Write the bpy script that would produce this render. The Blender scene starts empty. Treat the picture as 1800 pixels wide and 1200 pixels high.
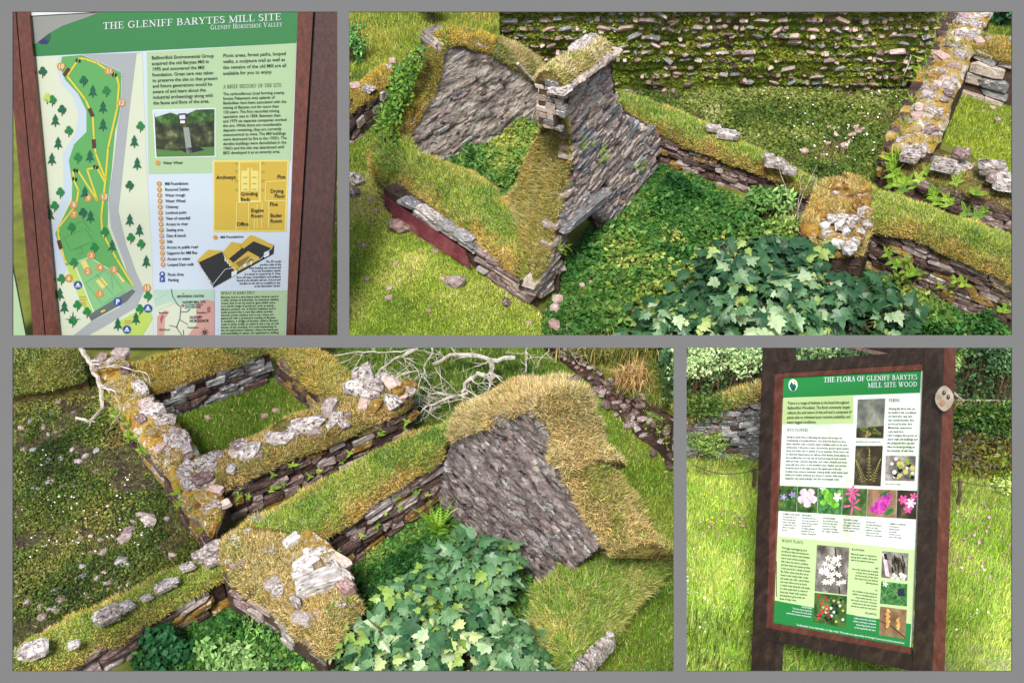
import bpy, bmesh, math, random
import numpy as np
from mathutils import Vector, Matrix
from mathutils.geometry import tessellate_polygon

random.seed(7)
RNG = np.random.default_rng(11)
S = bpy.context.scene
C = S.collection

# ------------------------------------------------------------------ camera, sky, sun, exposure
CAM_H, PITCH, HFOV = 13.0, math.radians(40), math.radians(45)
cam_data = bpy.data.cameras.new('camera'); cam = bpy.data.objects.new('camera', cam_data); C.objects.link(cam)
cam.location = (0, 0, CAM_H); cam.rotation_euler = (math.pi/2 - PITCH, 0, 0)
cam_data.sensor_width = 36; cam_data.lens = 18/math.tan(HFOV/2); cam_data.clip_end = 600; cam_data.clip_start = 0.1
S.camera = cam
SUN_EL, SUN_AZ = math.radians(57), math.radians(193)      # behind the camera, a little to its left
w = bpy.data.worlds.new('World'); S.world = w; w.use_nodes = True
nt = w.node_tree; bg = nt.nodes['Background']
sky = nt.nodes.new('ShaderNodeTexSky'); sky.sky_type = 'NISHITA'; sky.sun_disc = False
sky.sun_elevation = SUN_EL; sky.sun_rotation = SUN_AZ; sky.air_density = 1.0; sky.dust_density = 3.0
nt.links.new(sky.outputs[0], bg.inputs[0]); bg.inputs[1].default_value = 0.125
sl = bpy.data.lights.new('sun', 'SUN'); so = bpy.data.objects.new('sun', sl); C.objects.link(so)
sl.energy = 3.3; sl.angle = math.radians(13); sl.color = (1, .98, .95)
sd = Vector((math.sin(SUN_AZ)*math.cos(SUN_EL), math.cos(SUN_AZ)*math.cos(SUN_EL), math.sin(SUN_EL)))
so.rotation_euler = sd.to_track_quat('Z', 'Y').to_euler(); so.location = sd*40
S.view_settings.view_transform = 'Standard'; S.view_settings.look = 'None'
S.view_settings.exposure = 0.62; S.view_settings.gamma = 1; S.view_settings.use_curve_mapping = False
S.cycles.max_bounces = 5; S.cycles.diffuse_bounces = 3; S.cycles.transmission_bounces = 3

# ------------------------------------------------------------------ places on the ground, found along sight lines
FPX = 900/math.tan(HFOV/2)
CAMP = Vector((0, 0, CAM_H))
RV, UV, FV = Vector((1,0,0)), Vector((0,math.sin(PITCH),math.cos(PITCH))), Vector((0,math.cos(PITCH),-math.sin(PITCH)))
def ray(px, py): return RV*((px-900)/FPX) + UV*(-(py-600)/FPX) + FV
def P(px, py, z=0.0):                       # the point of the level z
    d = ray(px, py); return CAMP + d*((z-CAM_H)/d.z)
def PD(px, py, t): return CAMP + ray(px, py)*t
def onplane(px, py, p0, n):
    d = ray(px, py); return CAMP + d*((p0-CAMP).dot(n)/d.dot(n))
def pix(a):                                 # (N,3) -> pixel rows
    a = np.asarray(a) - np.array(CAMP); x = a@np.array(RV); y = a@np.array(UV); t = a@np.array(FV)
    return np.stack([900+FPX*x/t, 600-FPX*y/t], 1)

# ------------------------------------------------------------------ object helpers
def tag(o, label=None, cat=None, group=None, kind=None):
    for k, v in (('label', label), ('category', cat), ('group', group), ('kind', kind)):
        if v: o[k] = v
    return o
def empty(name, loc=(0,0,0), label=None, cat=None, group=None):
    o = bpy.data.objects.new(name, None); C.objects.link(o); o.location = loc; o.empty_display_size = .1
    return tag(o, label, cat, group)
def wloc(o):
    v = Vector((0,0,0))
    while o: v += o.location; o = o.parent
    return v
def link(name, me, parent=None, kind=None):
    o = bpy.data.objects.new(name, me); C.objects.link(o)
    if parent: o.parent = parent
    if kind: o['kind'] = kind
    return o
def mesh(name, verts, faces, m, parent=None, kind=None, smooth=False):
    me = bpy.data.meshes.new(name)
    off = wloc(parent) if parent else Vector((0,0,0))
    me.from_pydata([tuple(Vector(v)-off) for v in verts], [], faces)
    if smooth: me.polygons.foreach_set('use_smooth', [True]*len(me.polygons))
    me.update()
    if m: me.materials.append(m)
    return link(name, me, parent, kind)
def npmesh(name, V, T, col, m, parent=None, kind=None, nper=3):
    """numpy mesh: V (N,3), T (M,nper), col (N,3) linear colours per vertex"""
    me = bpy.data.meshes.new(name)
    V = np.asarray(V, np.float32)
    if parent: V = V - np.array(wloc(parent), np.float32)
    T = np.asarray(T, np.int32)
    me.vertices.add(len(V)); me.vertices.foreach_set('co', V.ravel())
    me.loops.add(T.size); me.loops.foreach_set('vertex_index', T.ravel())
    me.polygons.add(len(T)); me.polygons.foreach_set('loop_start', np.arange(0, T.size, nper, dtype=np.int32))
    me.polygons.foreach_set('loop_total', np.full(len(T), nper, np.int32))
    if col is not None:
        a = me.color_attributes.new('Col', 'FLOAT_COLOR', 'POINT')
        c4 = np.ones((len(V),4), np.float32); c4[:,:3] = col
        a.data.foreach_set('color', c4.ravel())
    me.materials.append(m); me.update(calc_edges=True); me.validate()
    return link(name, me, parent, kind)

# ------------------------------------------------------------------ colour and noise
def lin(c):
    c = np.asarray(c, float)/255; return np.where(c <= .04045, c/12.92, ((c+.055)/1.055)**2.4)
def L3(r, g, b): return tuple(float(x) for x in lin((r, g, b)))
def vnoise(x, y, seed=0):
    x = np.asarray(x, float)+seed*17.31; y = np.asarray(y, float)+seed*9.7
    xi, yi = np.floor(x).astype(np.int64), np.floor(y).astype(np.int64); fx, fy = x-xi, y-yi
    def h(i, j):
        n = (i*374761393 + j*668265263 + seed*1442695) & 0x7fffffff
        n = ((n ^ (n >> 13))*1274126177) & 0x7fffffff
        return ((n ^ (n >> 16)) & 0xffff)/65535.
    fx, fy = fx*fx*(3-2*fx), fy*fy*(3-2*fy)
    return (h(xi,yi)*(1-fx)+h(xi+1,yi)*fx)*(1-fy) + (h(xi,yi+1)*(1-fx)+h(xi+1,yi+1)*fx)*fy
def fbm(x, y, seed=0, o=4):
    s, a, t = 0, 1, 0
    for k in range(o): s = s + a*vnoise(np.asarray(x)*2**k, np.asarray(y)*2**k, seed+k); t += a; a *= .5
    return s/t
def resample(pts, n):
    pts = [Vector(p) for p in pts]
    if len(pts) == 1: return pts*n
    d = [0]
    for a, b in zip(pts, pts[1:]): d.append(d[-1]+(b-a).length)
    out, k = [], 0
    for i in range(n):
        s = d[-1]*i/(n-1)
        while k < len(pts)-2 and d[k+1] < s: k += 1
        f = (s-d[k])/max(1e-9, d[k+1]-d[k]); out.append(pts[k].lerp(pts[k+1], min(1, max(0, f))))
    return out
def resample_idx(pts, n):
    out = []
    for i in range(n):
        f = i/(n-1)*(len(pts)-1); k = min(int(f), len(pts)-2); out.append(Vector(pts[k]).lerp(Vector(pts[k+1]), f-k))
    return out
def inpoly(x, y, poly):
    x = np.asarray(x); y = np.asarray(y); r = np.zeros(x.shape, bool); n = len(poly)
    for i in range(n):
        x0, y0 = poly[i][0], poly[i][1]; x1, y1 = poly[(i+1)%n][0], poly[(i+1)%n][1]
        if y0 == y1: continue
        c = ((y0 > y) != (y1 > y)) & (x < (x1-x0)*(y-y0)/(y1-y0)+x0); r ^= c
    return r

# ------------------------------------------------------------------ materials
def newmat(name):
    m = bpy.data.materials.new(name); m.use_nodes = True; t = m.node_tree
    return m, t, t.nodes['Principled BSDF']
def plain(name, col, rough=.7, spec=.3, metal=0):
    m, t, b = newmat(name); b.inputs['Base Color'].default_value = (*col, 1); b.inputs['Roughness'].default_value = rough
    b.inputs['Specular IOR Level'].default_value = spec; b.inputs['Metallic'].default_value = metal
    return m
def ramp(t, stops, fac):
    r = t.nodes.new('ShaderNodeValToRGB'); e = r.color_ramp.elements
    while len(e) < len(stops): e.new(.5)
    for q, (p, c) in zip(e, stops): q.position = p; q.color = (*c, 1)
    t.links.new(fac, r.inputs[0]); return r
def noisy(name, stops, scale=3, detail=6, rough=.85, bump=.3, bscale=None, stretch=(1,1,1), rot=(0,0,0), perobj=0., spec=.25, dist=.0, speck=None):
    """noise through a colour ramp, with bump; perobj mixes in a random tint per object"""
    m, t, b = newmat(name)
    tc = t.nodes.new('ShaderNodeTexCoord'); mp = t.nodes.new('ShaderNodeMapping'); mp.inputs['Scale'].default_value = stretch; mp.inputs['Rotation'].default_value = rot
    t.links.new(tc.outputs['Object'], mp.inputs[0])
    oi = t.nodes.new('ShaderNodeObjectInfo')
    n = t.nodes.new('ShaderNodeTexNoise'); n.noise_dimensions = '4D'; n.inputs['Scale'].default_value = scale; n.inputs['Detail'].default_value = detail
    n.inputs['Roughness'].default_value = .62; n.inputs['Distortion'].default_value = dist
    mw = t.nodes.new('ShaderNodeMath'); mw.operation = 'MULTIPLY'; mw.inputs[1].default_value = 37 if perobj else 0
    t.links.new(oi.outputs['Random'], mw.inputs[0]); t.links.new(mw.outputs[0], n.inputs['W'])
    t.links.new(mp.outputs[0], n.inputs['Vector'])
    fac = n.outputs['Fac']
    if perobj:
        a = t.nodes.new('ShaderNodeMath'); a.operation = 'MULTIPLY_ADD'; a.inputs[1].default_value = perobj; 
        s = t.nodes.new('ShaderNodeMath'); s.operation = 'SUBTRACT'; s.inputs[1].default_value = .5
        t.links.new(oi.outputs['Random'], s.inputs[0]); t.links.new(s.outputs[0], a.inputs[0]); t.links.new(fac, a.inputs[2]); fac = a.outputs[0]
    r = ramp(t, stops, fac); out = r.outputs[0]
    for k, (c_, sc_, lo, hi) in enumerate(speck or []):
        n3 = t.nodes.new('ShaderNodeTexNoise'); n3.noise_dimensions = '4D'; n3.inputs['Scale'].default_value = sc_; n3.inputs['Detail'].default_value = 5; n3.inputs['Roughness'].default_value = .7
        a3 = t.nodes.new('ShaderNodeMath'); a3.operation = 'ADD'; a3.inputs[1].default_value = 3.3*k+1; t.links.new(mw.outputs[0], a3.inputs[0]); t.links.new(a3.outputs[0], n3.inputs['W'])
        t.links.new(mp.outputs[0], n3.inputs['Vector'])
        mr = t.nodes.new('ShaderNodeMapRange'); mr.inputs['From Min'].default_value = lo; mr.inputs['From Max'].default_value = hi; t.links.new(n3.outputs['Fac'], mr.inputs['Value'])
        mc = t.nodes.new('ShaderNodeMix'); mc.data_type = 'RGBA'; mc.inputs['B'].default_value = (*c_, 1)
        t.links.new(mr.outputs[0], mc.inputs['Factor']); t.links.new(out, mc.inputs['A']); out = mc.outputs['Result']
    t.links.new(out, b.inputs['Base Color'])
    b.inputs['Roughness'].default_value = rough; b.inputs['Specular IOR Level'].default_value = spec
    if bump:
        n2 = t.nodes.new('ShaderNodeTexNoise'); n2.inputs['Scale'].default_value = bscale or scale*4; n2.inputs['Detail'].default_value = 8
        t.links.new(mp.outputs[0], n2.inputs['Vector'])
        bp = t.nodes.new('ShaderNodeBump'); bp.inputs['Strength'].default_value = bump; bp.inputs['Distance'].default_value = .05
        t.links.new(n2.outputs['Fac'], bp.inputs['Height']); t.links.new(bp.outputs[0], b.inputs['Normal'])
    return m
def attrmat(name, transl=.3, rough=.75):
    m, t, b = newmat(name)
    a = t.nodes.new('ShaderNodeAttribute'); a.attribute_name = 'Col'
    t.links.new(a.outputs['Color'], b.inputs['Base Color']); b.inputs['Roughness'].default_value = rough; b.inputs['Specular IOR Level'].default_value = .2
    if transl:
        tr = t.nodes.new('ShaderNodeBsdfTranslucent'); t.links.new(a.outputs['Color'], tr.inputs['Color'])
        mx = t.nodes.new('ShaderNodeMixShader'); mx.inputs[0].default_value = transl
        t.links.new(b.outputs[0], mx.inputs[1]); t.links.new(tr.outputs[0], mx.inputs[2]); t.links.new(mx.outputs[0], t.nodes['Material Output'].inputs[0])
    return m
M = {}
M['blade'] = attrmat('grass blades', .12)
M['leaf'] = attrmat('small leaves', .25, .5)
M['frame'] = noisy('grey painted board', [(.3, L3(87,87,87)), (.7, L3(89,89,89))], 1.5, bump=0)
M['soil'] = noisy('damp soil and moss', [(.25, L3(44,34,24)), (.42, L3(84,66,36)), (.56, L3(104,96,44)), (.75, L3(96,112,44))], 3.5, detail=12, bump=.9, bscale=20, speck=[(L3(40,30,20), 22, .52, .62), (L3(176,150,84), 26, .58, .68)])
M['lawnsoil'] = noisy('lawn thatch', [(.25, L3(70,66,32)), (.5, L3(98,104,38)), (.75, L3(122,126,50))], 1.6, bump=.5)
M['mortar'] = noisy('dark joints', [(.3, L3(44,34,30)), (.6, L3(84,66,54)), (.8, L3(110,92,60))], 5, bump=.6)
stone_stops = [(.18, L3(66,50,48)), (.36, L3(112,88,84)), (.5, L3(148,126,120)), (.64, L3(158,146,140)), (.8, L3(206,198,190))]
M['stone'] = noisy('purple grey rubble stone', stone_stops, 4, perobj=.35, bump=.5, bscale=14, speck=[(L3(46,36,32), 6, .58, .66),(L3(214,208,202), 5, .56, .64)])
M['stone_warm'] = noisy('brown grey slabs', [(.2, L3(96,80,72)), (.4, L3(150,130,116)), (.55, L3(174,158,144)), (.72, L3(194,180,164)), (.86, L3(228,216,198))], 4, perobj=.3, bump=.5, bscale=14, speck=[(L3(46,36,32), 6, .58, .66),(L3(214,208,202), 5, .56, .64)])
M['stone_dark'] = noisy('damp dark stone', [(.2, L3(38,28,28)), (.42, L3(72,54,50)), (.58, L3(104,84,78)), (.74, L3(140,124,116)), (.86, L3(206,200,194))], 5, perobj=.3, bump=.6, bscale=14, speck=[(L3(120,98,40), 3, .6, .68),(L3(190,182,176), 6, .62, .68)])
M['stone_grey'] = noisy('grey walling stone', [(.2, L3(60,60,62)), (.4, L3(108,106,106)), (.6, L3(142,140,138)), (.8, L3(190,188,184))], 4, perobj=.35, bump=.5, bscale=14, speck=[(L3(46,36,32), 6, .58, .66),(L3(214,208,202), 5, .56, .64)])
M['stone_pink'] = noisy('pinkish rubble stone', [(.2, L3(108,82,78)), (.4, L3(168,138,128)), (.6, L3(192,164,152)), (.8, L3(222,204,192))], 5, perobj=.35, bump=.5, bscale=14, speck=[(L3(46,36,32), 6, .58, .66),(L3(222,208,198), 4, .58, .66)])
M['lichen'] = noisy('lichen white stone', [(.3, L3(84,72,68)), (.44, L3(146,134,126)), (.56, L3(190,182,176)), (.7, L3(216,212,208))], 5, perobj=.1, bump=.4, bscale=12, speck=[(L3(70,58,50), 5, .52, .6),(L3(150,112,50), 3, .6, .68)])
M['white_stone'] = noisy('bleached white stone', [(.3, L3(96,84,78)), (.45, L3(168,160,152)), (.62, L3(214,210,206))], 4, perobj=.1, bump=.4, bscale=12, speck=[(L3(70,58,50), 5, .58, .64)])
M['mossy'] = noisy('moss covered stone', [(.3, L3(92,66,34)), (.44, L3(140,104,40)), (.54, L3(160,128,44)), (.64, L3(150,140,110)), (.75, L3(226,218,208))], 4, perobj=.2, bump=.7, bscale=22, speck=[(L3(70,50,24), 7, .55, .63),(L3(214,208,202), 5, .56, .64)])
M['bark'] = noisy('pale dead bark', [(.3, L3(104,92,78)), (.48, L3(170,160,146)), (.7, L3(218,212,202))], 7, bump=.4)
M['twig'] = plain('brown twigs', L3(96,76,56), .8)

# ------------------------------------------------------------------ scattering
def pal(colors, n, mix=None):
    """n colours drawn along a list of sRGB colours; mix (0..1 per item) picks the place on the list"""
    c = np.array([lin(x) for x in colors]); k = len(c)
    u = RNG.random(n) if mix is None else np.clip(mix, 0, .9999)
    f = u*(k-1); i = f.astype(int); t = (f-i)[:,None]
    v = c[i]*(1-t) + c[np.minimum(i+1, k-1)]*t
    return v*(0.75+1.15*RNG.random((n,1))**1.4)
def on_tris(V, T, n, val=None):
    V = np.asarray(V, float); T = np.asarray(T)
    a, b, c = V[T[:,0]], V[T[:,1]], V[T[:,2]]
    nr = np.cross(b-a, c-a); A = np.linalg.norm(nr, axis=1)
    i = RNG.choice(len(T), n, p=A/A.sum()); r = np.sqrt(RNG.random((n,1))); s = RNG.random((n,1))
    p = a[i]*(1-r) + b[i]*r*(1-s) + c[i]*r*s
    if val is not None:
        q = np.asarray(val, float); t = T[i]; f = q[t[:,0]]*(1-r[:,0]) + q[t[:,1]]*(r*(1-s))[:,0] + q[t[:,2]]*(r*s)[:,0]
        return p, nr[i]/np.maximum(A[i],1e-9)[:,None], f
    return p, nr[i]/np.maximum(A[i],1e-9)[:,None]
def area(V, T):
    V = np.asarray(V, float); T = np.asarray(T)
    return .5*np.linalg.norm(np.cross(V[T[:,1]]-V[T[:,0]], V[T[:,2]]-V[T[:,0]]), axis=1).sum()
def in_ground(poly, density, z=0.0, zfun=None):
    """random points of a ground polygon (list of Vectors)"""
    xs = [p[0] for p in poly]; ys = [p[1] for p in poly]
    n = int((max(xs)-min(xs))*(max(ys)-min(ys))*density)
    x = RNG.uniform(min(xs), max(xs), n); y = RNG.uniform(min(ys), max(ys), n)
    k = inpoly(x, y, poly); x, y = x[k], y[k]
    zz = np.full(len(x), z) if zfun is None else zfun(x, y)
    return np.stack([x, y, zz], 1)
def blades(name, p, h, wd, cols, lean=.5, parent=None, nrm=None, kind='stuff', mat='blade', two=False):
    """one thin pointed blade per point; h: length (scalar or per point)"""
    n = len(p)
    if n == 0: return None
    k = RNG.random(n) < .07; cols = cols.copy(); cols[k] = cols[k]*.4+lin((226,218,160))*.6; k = RNG.random(n) < .12; cols[k] *= .5
    az = RNG.uniform(0, 2*np.pi, n); hh = h*(.55+.9*RNG.random(n)); ww = wd*(.6+.8*RNG.random(n))
    ln = lean*RNG.random(n)*1.6
    up = np.zeros((n,3)); up[:,2] = 1
    if nrm is not None: up = up*.6 + nrm*.7; up /= np.linalg.norm(up, axis=1)[:,None]
    tdir = np.stack([np.cos(az), np.sin(az), np.zeros(n)], 1)
    side = np.stack([-np.sin(az+RNG.normal(0,.8,n)), np.cos(az), RNG.normal(0,.2,n)], 1); side /= np.linalg.norm(side, axis=1)[:,None]
    tip = p + up*(hh*np.cos(np.minimum(ln,1.3)))[:,None] + tdir*(hh*np.sin(np.minimum(ln,1.3)))[:,None]
    a = p - side*ww[:,None]*.5; b = p + side*ww[:,None]*.5
    if two:
        mid = p + up*(hh*.6)[:,None] + tdir*(hh*.22*ln)[:,None]
        V = np.stack([a, b, mid+side*ww[:,None]*.4, mid-side*ww[:,None]*.4, tip], 1).reshape(-1,3)
        k = np.arange(n)[:,None]*5
        T = np.concatenate([k+np.array([[0,1,2]]), k+np.array([[0,2,3]]), k+np.array([[3,2,4]])], 0)
        col = np.repeat(cols, 5, 0)
    else:
        V = np.stack([a, b, tip], 1).reshape(-1,3); T = np.arange(3*n).reshape(-1,3); col = np.repeat(cols, 3, 0)
    return npmesh(name, V, T, col, M[mat], parent, kind)
def leaves(name, p, size, cols, nrm=None, tilt=.6, parent=None, kind='stuff', mat='leaf', asp=.55):
    """one pointed four-cornered leaf per point, facing roughly up (or along nrm)"""
    n = len(p)
    if n == 0: return None
    N = RNG.normal(0, tilt, (n,3)); N += np.array([0,0,1.]) if nrm is None else nrm
    N /= np.linalg.norm(N, axis=1)[:,None]
    a = RNG.normal(0,1,(n,3)); U = a - N*(a*N).sum(1)[:,None]; U /= np.linalg.norm(U, axis=1)[:,None]; W = np.cross(N, U)
    s = (size*(.6+.8*RNG.random(n)))[:,None]
    q = [p-U*s*.5, p+W*s*asp*.5-N*s*.06, p+U*s*.5-N*s*.1, p-W*s*asp*.5-N*s*.06]
    V = np.stack(q, 1).reshape(-1,3); k = np.arange(n)[:,None]*4
    T = np.concatenate([k+np.array([[0,1,2]]), k+np.array([[0,2,3]])], 0)
    return npmesh(name, V, T, np.repeat(cols, 4, 0), M[mat], parent, kind)

# ------------------------------------------------------------------ stones
def rock_mesh(seed, m, sub=False):
    r = random.Random(seed); bm = bmesh.new()
    if sub:                                               # rounded field stone
        bmesh.ops.create_icosphere(bm, subdivisions=1, radius=.58)
        cuts = [(Vector((r.gauss(0,1), r.gauss(0,1), r.gauss(0,1))).normalized(), r.uniform(.3,.46)) for _ in range(6)]
        for v in bm.verts:
            v.co *= 1+r.uniform(-.1,.1)
            for n_, d_ in cuts:
                k = v.co.dot(n_)-d_
                if k > 0: v.co -= n_*k*.9
    else:                                                 # roughly squared walling stone
        bmesh.ops.create_cube(bm, size=1)
        bmesh.ops.bevel(bm, geom=bm.verts[:]+bm.edges[:], offset=r.uniform(.08,.2), segments=1, affect='EDGES')
        sh = [r.uniform(-.12,.12) for _ in range(4)]
        for v in bm.verts:
            v.co += Vector((r.uniform(-.07,.07), r.uniform(-.1,.1), r.uniform(-.09,.09)))
            v.co.x += sh[0]*v.co.z; v.co.z *= 1+sh[1]*v.co.x; v.co.y += sh[2]*v.co.x*.6+sh[3]*v.co.z*.5
    me = bpy.data.meshes.new('stone'); bm.to_mesh(me); bm.free(); me.materials.append(M[m]); return me
ROCKS = {}
def rocks(m, rnd=False):
    if (m, rnd) not in ROCKS: ROCKS[(m, rnd)] = [rock_mesh(len(ROCKS)*50+i, m, sub=rnd) for i in range(10)]
    return ROCKS[(m, rnd)]
ROUND = ('boulder', 'loose_stone', 'stream_stone')
def put_stone(name, m, mtx, parent=None, rnd=None):
    o = link(name, random.choice(rocks(m, name in ROUND if rnd is None else rnd)), parent)
    if parent: mtx = Matrix.Translation(-wloc(parent)) @ mtx
    o.matrix_basis = mtx
    return o
def basis(c, u, n, v, su, sn, sv):
    m = Matrix.Identity(4)
    for i in range(3): m[i][0] = u[i]*su; m[i][1] = n[i]*sn; m[i][2] = v[i]*sv; m[i][3] = c[i]
    return m
def merge_stones(name, m, mats, parent, name_rnd=False):
    """the stones past the limit: one joined part"""
    V, Fs, k = [], [], 0
    for mt in mats:
        me = random.choice(rocks(m, name_rnd)); a = np.array([v.co for v in me.vertices])
        R = np.array(mt); V.append(a@R[:3,:3].T + R[:3,3]); Fs += [[i+k for i in q.vertices] for q in me.polygons]; k += len(a)
    if V: return mesh(name, [Vector(v) for v in np.concatenate(V)], Fs, M[m], parent, 'stuff')
def fill_face(parent, A, u, n, poly, row, lens, mats, limit=300, miss=.05, proud=.05, name='stone', tilt=0, thick=.22):
    """courses of single stones over a polygon (s, t) of the upright plane through A; mats: [(material, weight)]"""
    up = Vector((0,0,1)); ss = [q[0] for q in poly]; ts = [q[1] for q in poly]; cells = []
    t = min(ts)
    while t < max(ts):
        h = row*random.uniform(.7, 1.35); s = min(ss)-random.uniform(0, lens[1])
        while s < max(ss):
            l = random.uniform(*lens)
            cx, cz = s+l/2, t+h/2
            if bool(inpoly(cx-l*.36, cz, poly)) and bool(inpoly(cx+l*.36, cz, poly)) and random.random() > miss: cells.append((cx, cz, l, h))
            s += l+.012
        t += h+.008
    random.shuffle(cells); extra = {}
    for i, (cx, cz, l, h) in enumerate(cells):
        c = A + u*cx + up*cz - n*(thick/2-random.uniform(0, proud))
        a = random.gauss(0, .035)+tilt; uu = (u*math.cos(a)+up*math.sin(a)); vv = (up*math.cos(a)-u*math.sin(a))
        mt = basis(c, uu, n, vv, l*1.02, thick, h*1.02)
        m = random.choices([q[0] for q in mats], [q[1] for q in mats])[0]
        if i < limit: put_stone(name, m, mt, parent)
        else: extra.setdefault(m, []).append(mt)
    for m, q in extra.items(): merge_stones('stonework', m, q, parent)

GOLD = [(122,92,38),(168,126,52),(196,156,84),(150,140,62),(206,184,128)]
MIX = [(176,134,58),(150,132,54),(110,128,44),(88,120,40),(132,140,56),(190,160,92)]
GREEN = [(78,112,34),(98,128,38),(122,140,46),(140,146,62)]
NETTLE = [(30,66,30),(44,88,38),(58,100,42),(76,116,50),(104,134,60),(140,146,66)]

EDGE_GOLD = [(158,122,44),(192,156,72),(212,184,104),(190,162,78),(160,146,60)]
MID_GREEN = [(84,126,36),(112,148,42),(140,164,54),(160,166,66),(120,154,50)]
def turf(name, tf, tb, parent, bulge=.1, byidx=False, edge=False, lump=.04, weeds=.5, dens=2500, bh=.1, bw=.013, colors=MIX, skirt=.06, over=.03, nx=7, seed=1, rag=.06, cellmix=1.3, bare=0., base='soil'):
    """a grown-over wall top between the front edge tf and the back edge tb: a bulged sheet with hanging edges, and its blades"""
    m = max(12, int(sum((b-a).length for a, b in zip(tf, tf[1:]))/.12)); rs = resample_idx if byidx else resample; tf = rs(tf, m); tb = rs(tb, m)
    V, Fq = [], []
    for i, (a, b) in enumerate(zip(tf, tb)):
        d = b-a; dh = Vector((d.x, d.y, 0)); dn = dh.normalized() if dh.length > 1e-6 else Vector((0,1,0))
        r1 = (fbm(i*.6, 1, seed)-.5)*3*rag; r2 = (fbm(i*.6, 7, seed)-.5)*3*rag
        a2 = a-dn*(over+r1); b2 = b+dn*(over*.6+r2)
        V.append(a2+Vector((0,0,-skirt)))
        for j in range(nx):
            f = j/(nx-1); z = bulge*(math.sin(math.pi*f)**.6)*(1+.6*(float(fbm(i*.3, j*.5+3, seed))-.5))
            q = a2.lerp(b2, f); V.append(Vector((q.x, q.y, q.z+z+.05*(float(fbm(i*.9, j*.9, seed+5))-.5)+lump*2.2*(float(fbm(q.x*2.6, q.y*2.6, seed+31))-.45))))
        V.append(b2+Vector((0,0,-skirt)))
    k = nx+2
    for i in range(m-1):
        for j in range(k-1): Fq.append((i*k+j, (i+1)*k+j, (i+1)*k+j+1, i*k+j+1))
    Q4 = list(Fq); Fq += [tuple(range(k)), tuple((m-1)*k+j for j in reversed(range(k)))]
    cap = mesh(name, V, Fq, M[base], parent, smooth=True); Fq = Q4
    VA = np.array([tuple(v) for v in V]); T = np.array([(q[0],q[1],q[2]) for q in Fq]+[(q[0],q[2],q[3]) for q in Fq])
    colors = [(r_, max(g_, int(.83*r_)), b_+8) if r_ > g_ else (r_, g_, b_) for r_, g_, b_ in colors]; bh *= .55; bw *= .85
    n = int(area(VA, T)*dens*2.0); p, nr, fx = on_tris(VA, T, n, [min(1, max(0, (j_-1)/(nx-1))) for _ in range(m) for j_ in range(k)])
    nr[nr[:,2] < 0] *= -1
    mix = fbm(p[:,0]*cellmix*1.6, p[:,1]*cellmix*1.6, seed+3)*1.7-.35+RNG.normal(0,.17,n)
    mix += (fbm(p[:,0]*7, p[:,1]*7, seed+12)-.5)*.5
    if bare:
        kk = fbm(p[:,0]*2.5, p[:,1]*2.5, seed+9) > bare*.6+.2; p, nr, mix, fx = p[kk], nr[kk], mix[kk], fx[kk]
    bh = bh*(.5+1.1*fbm(p[:,0]*4, p[:,1]*4, seed+6)); cl_ = pal(colors, len(p), mix)
    if edge:
        e_ = np.clip(np.abs(2*fx-1)*1.5-.72+(fbm(p[:,0]*2.2, p[:,1]*2.2, seed+15)-.5)*1.9+RNG.normal(0,.16,len(p)), 0, 1)
        cl_ = np.where((RNG.random(len(p)) < e_)[:,None], pal(EDGE_GOLD, len(p), mix), pal(MID_GREEN, len(p), mix))
    q_ = RNG.random(len(p)); cl_[q_ < .2] *= .45; kk = q_ > .87; cl_[kk] = cl_[kk]*.35+lin((222,208,160))*.6
    blades('grass', p, bh, bw, cl_, 1.2, cap, nr)
    if weeds:
        kk = (fbm(p[:,0]*2.8, p[:,1]*2.8, seed+51) > .6) & (RNG.random(len(p)) < weeds*.16)
        q = p[kk]+np.array([0,0,.03]); leaves('weeds', q, bw*4.6, pal([(60,96,36),(96,130,50),(150,150,70),(140,104,44)], len(q)), None, .7, cap)
    return cap

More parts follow.
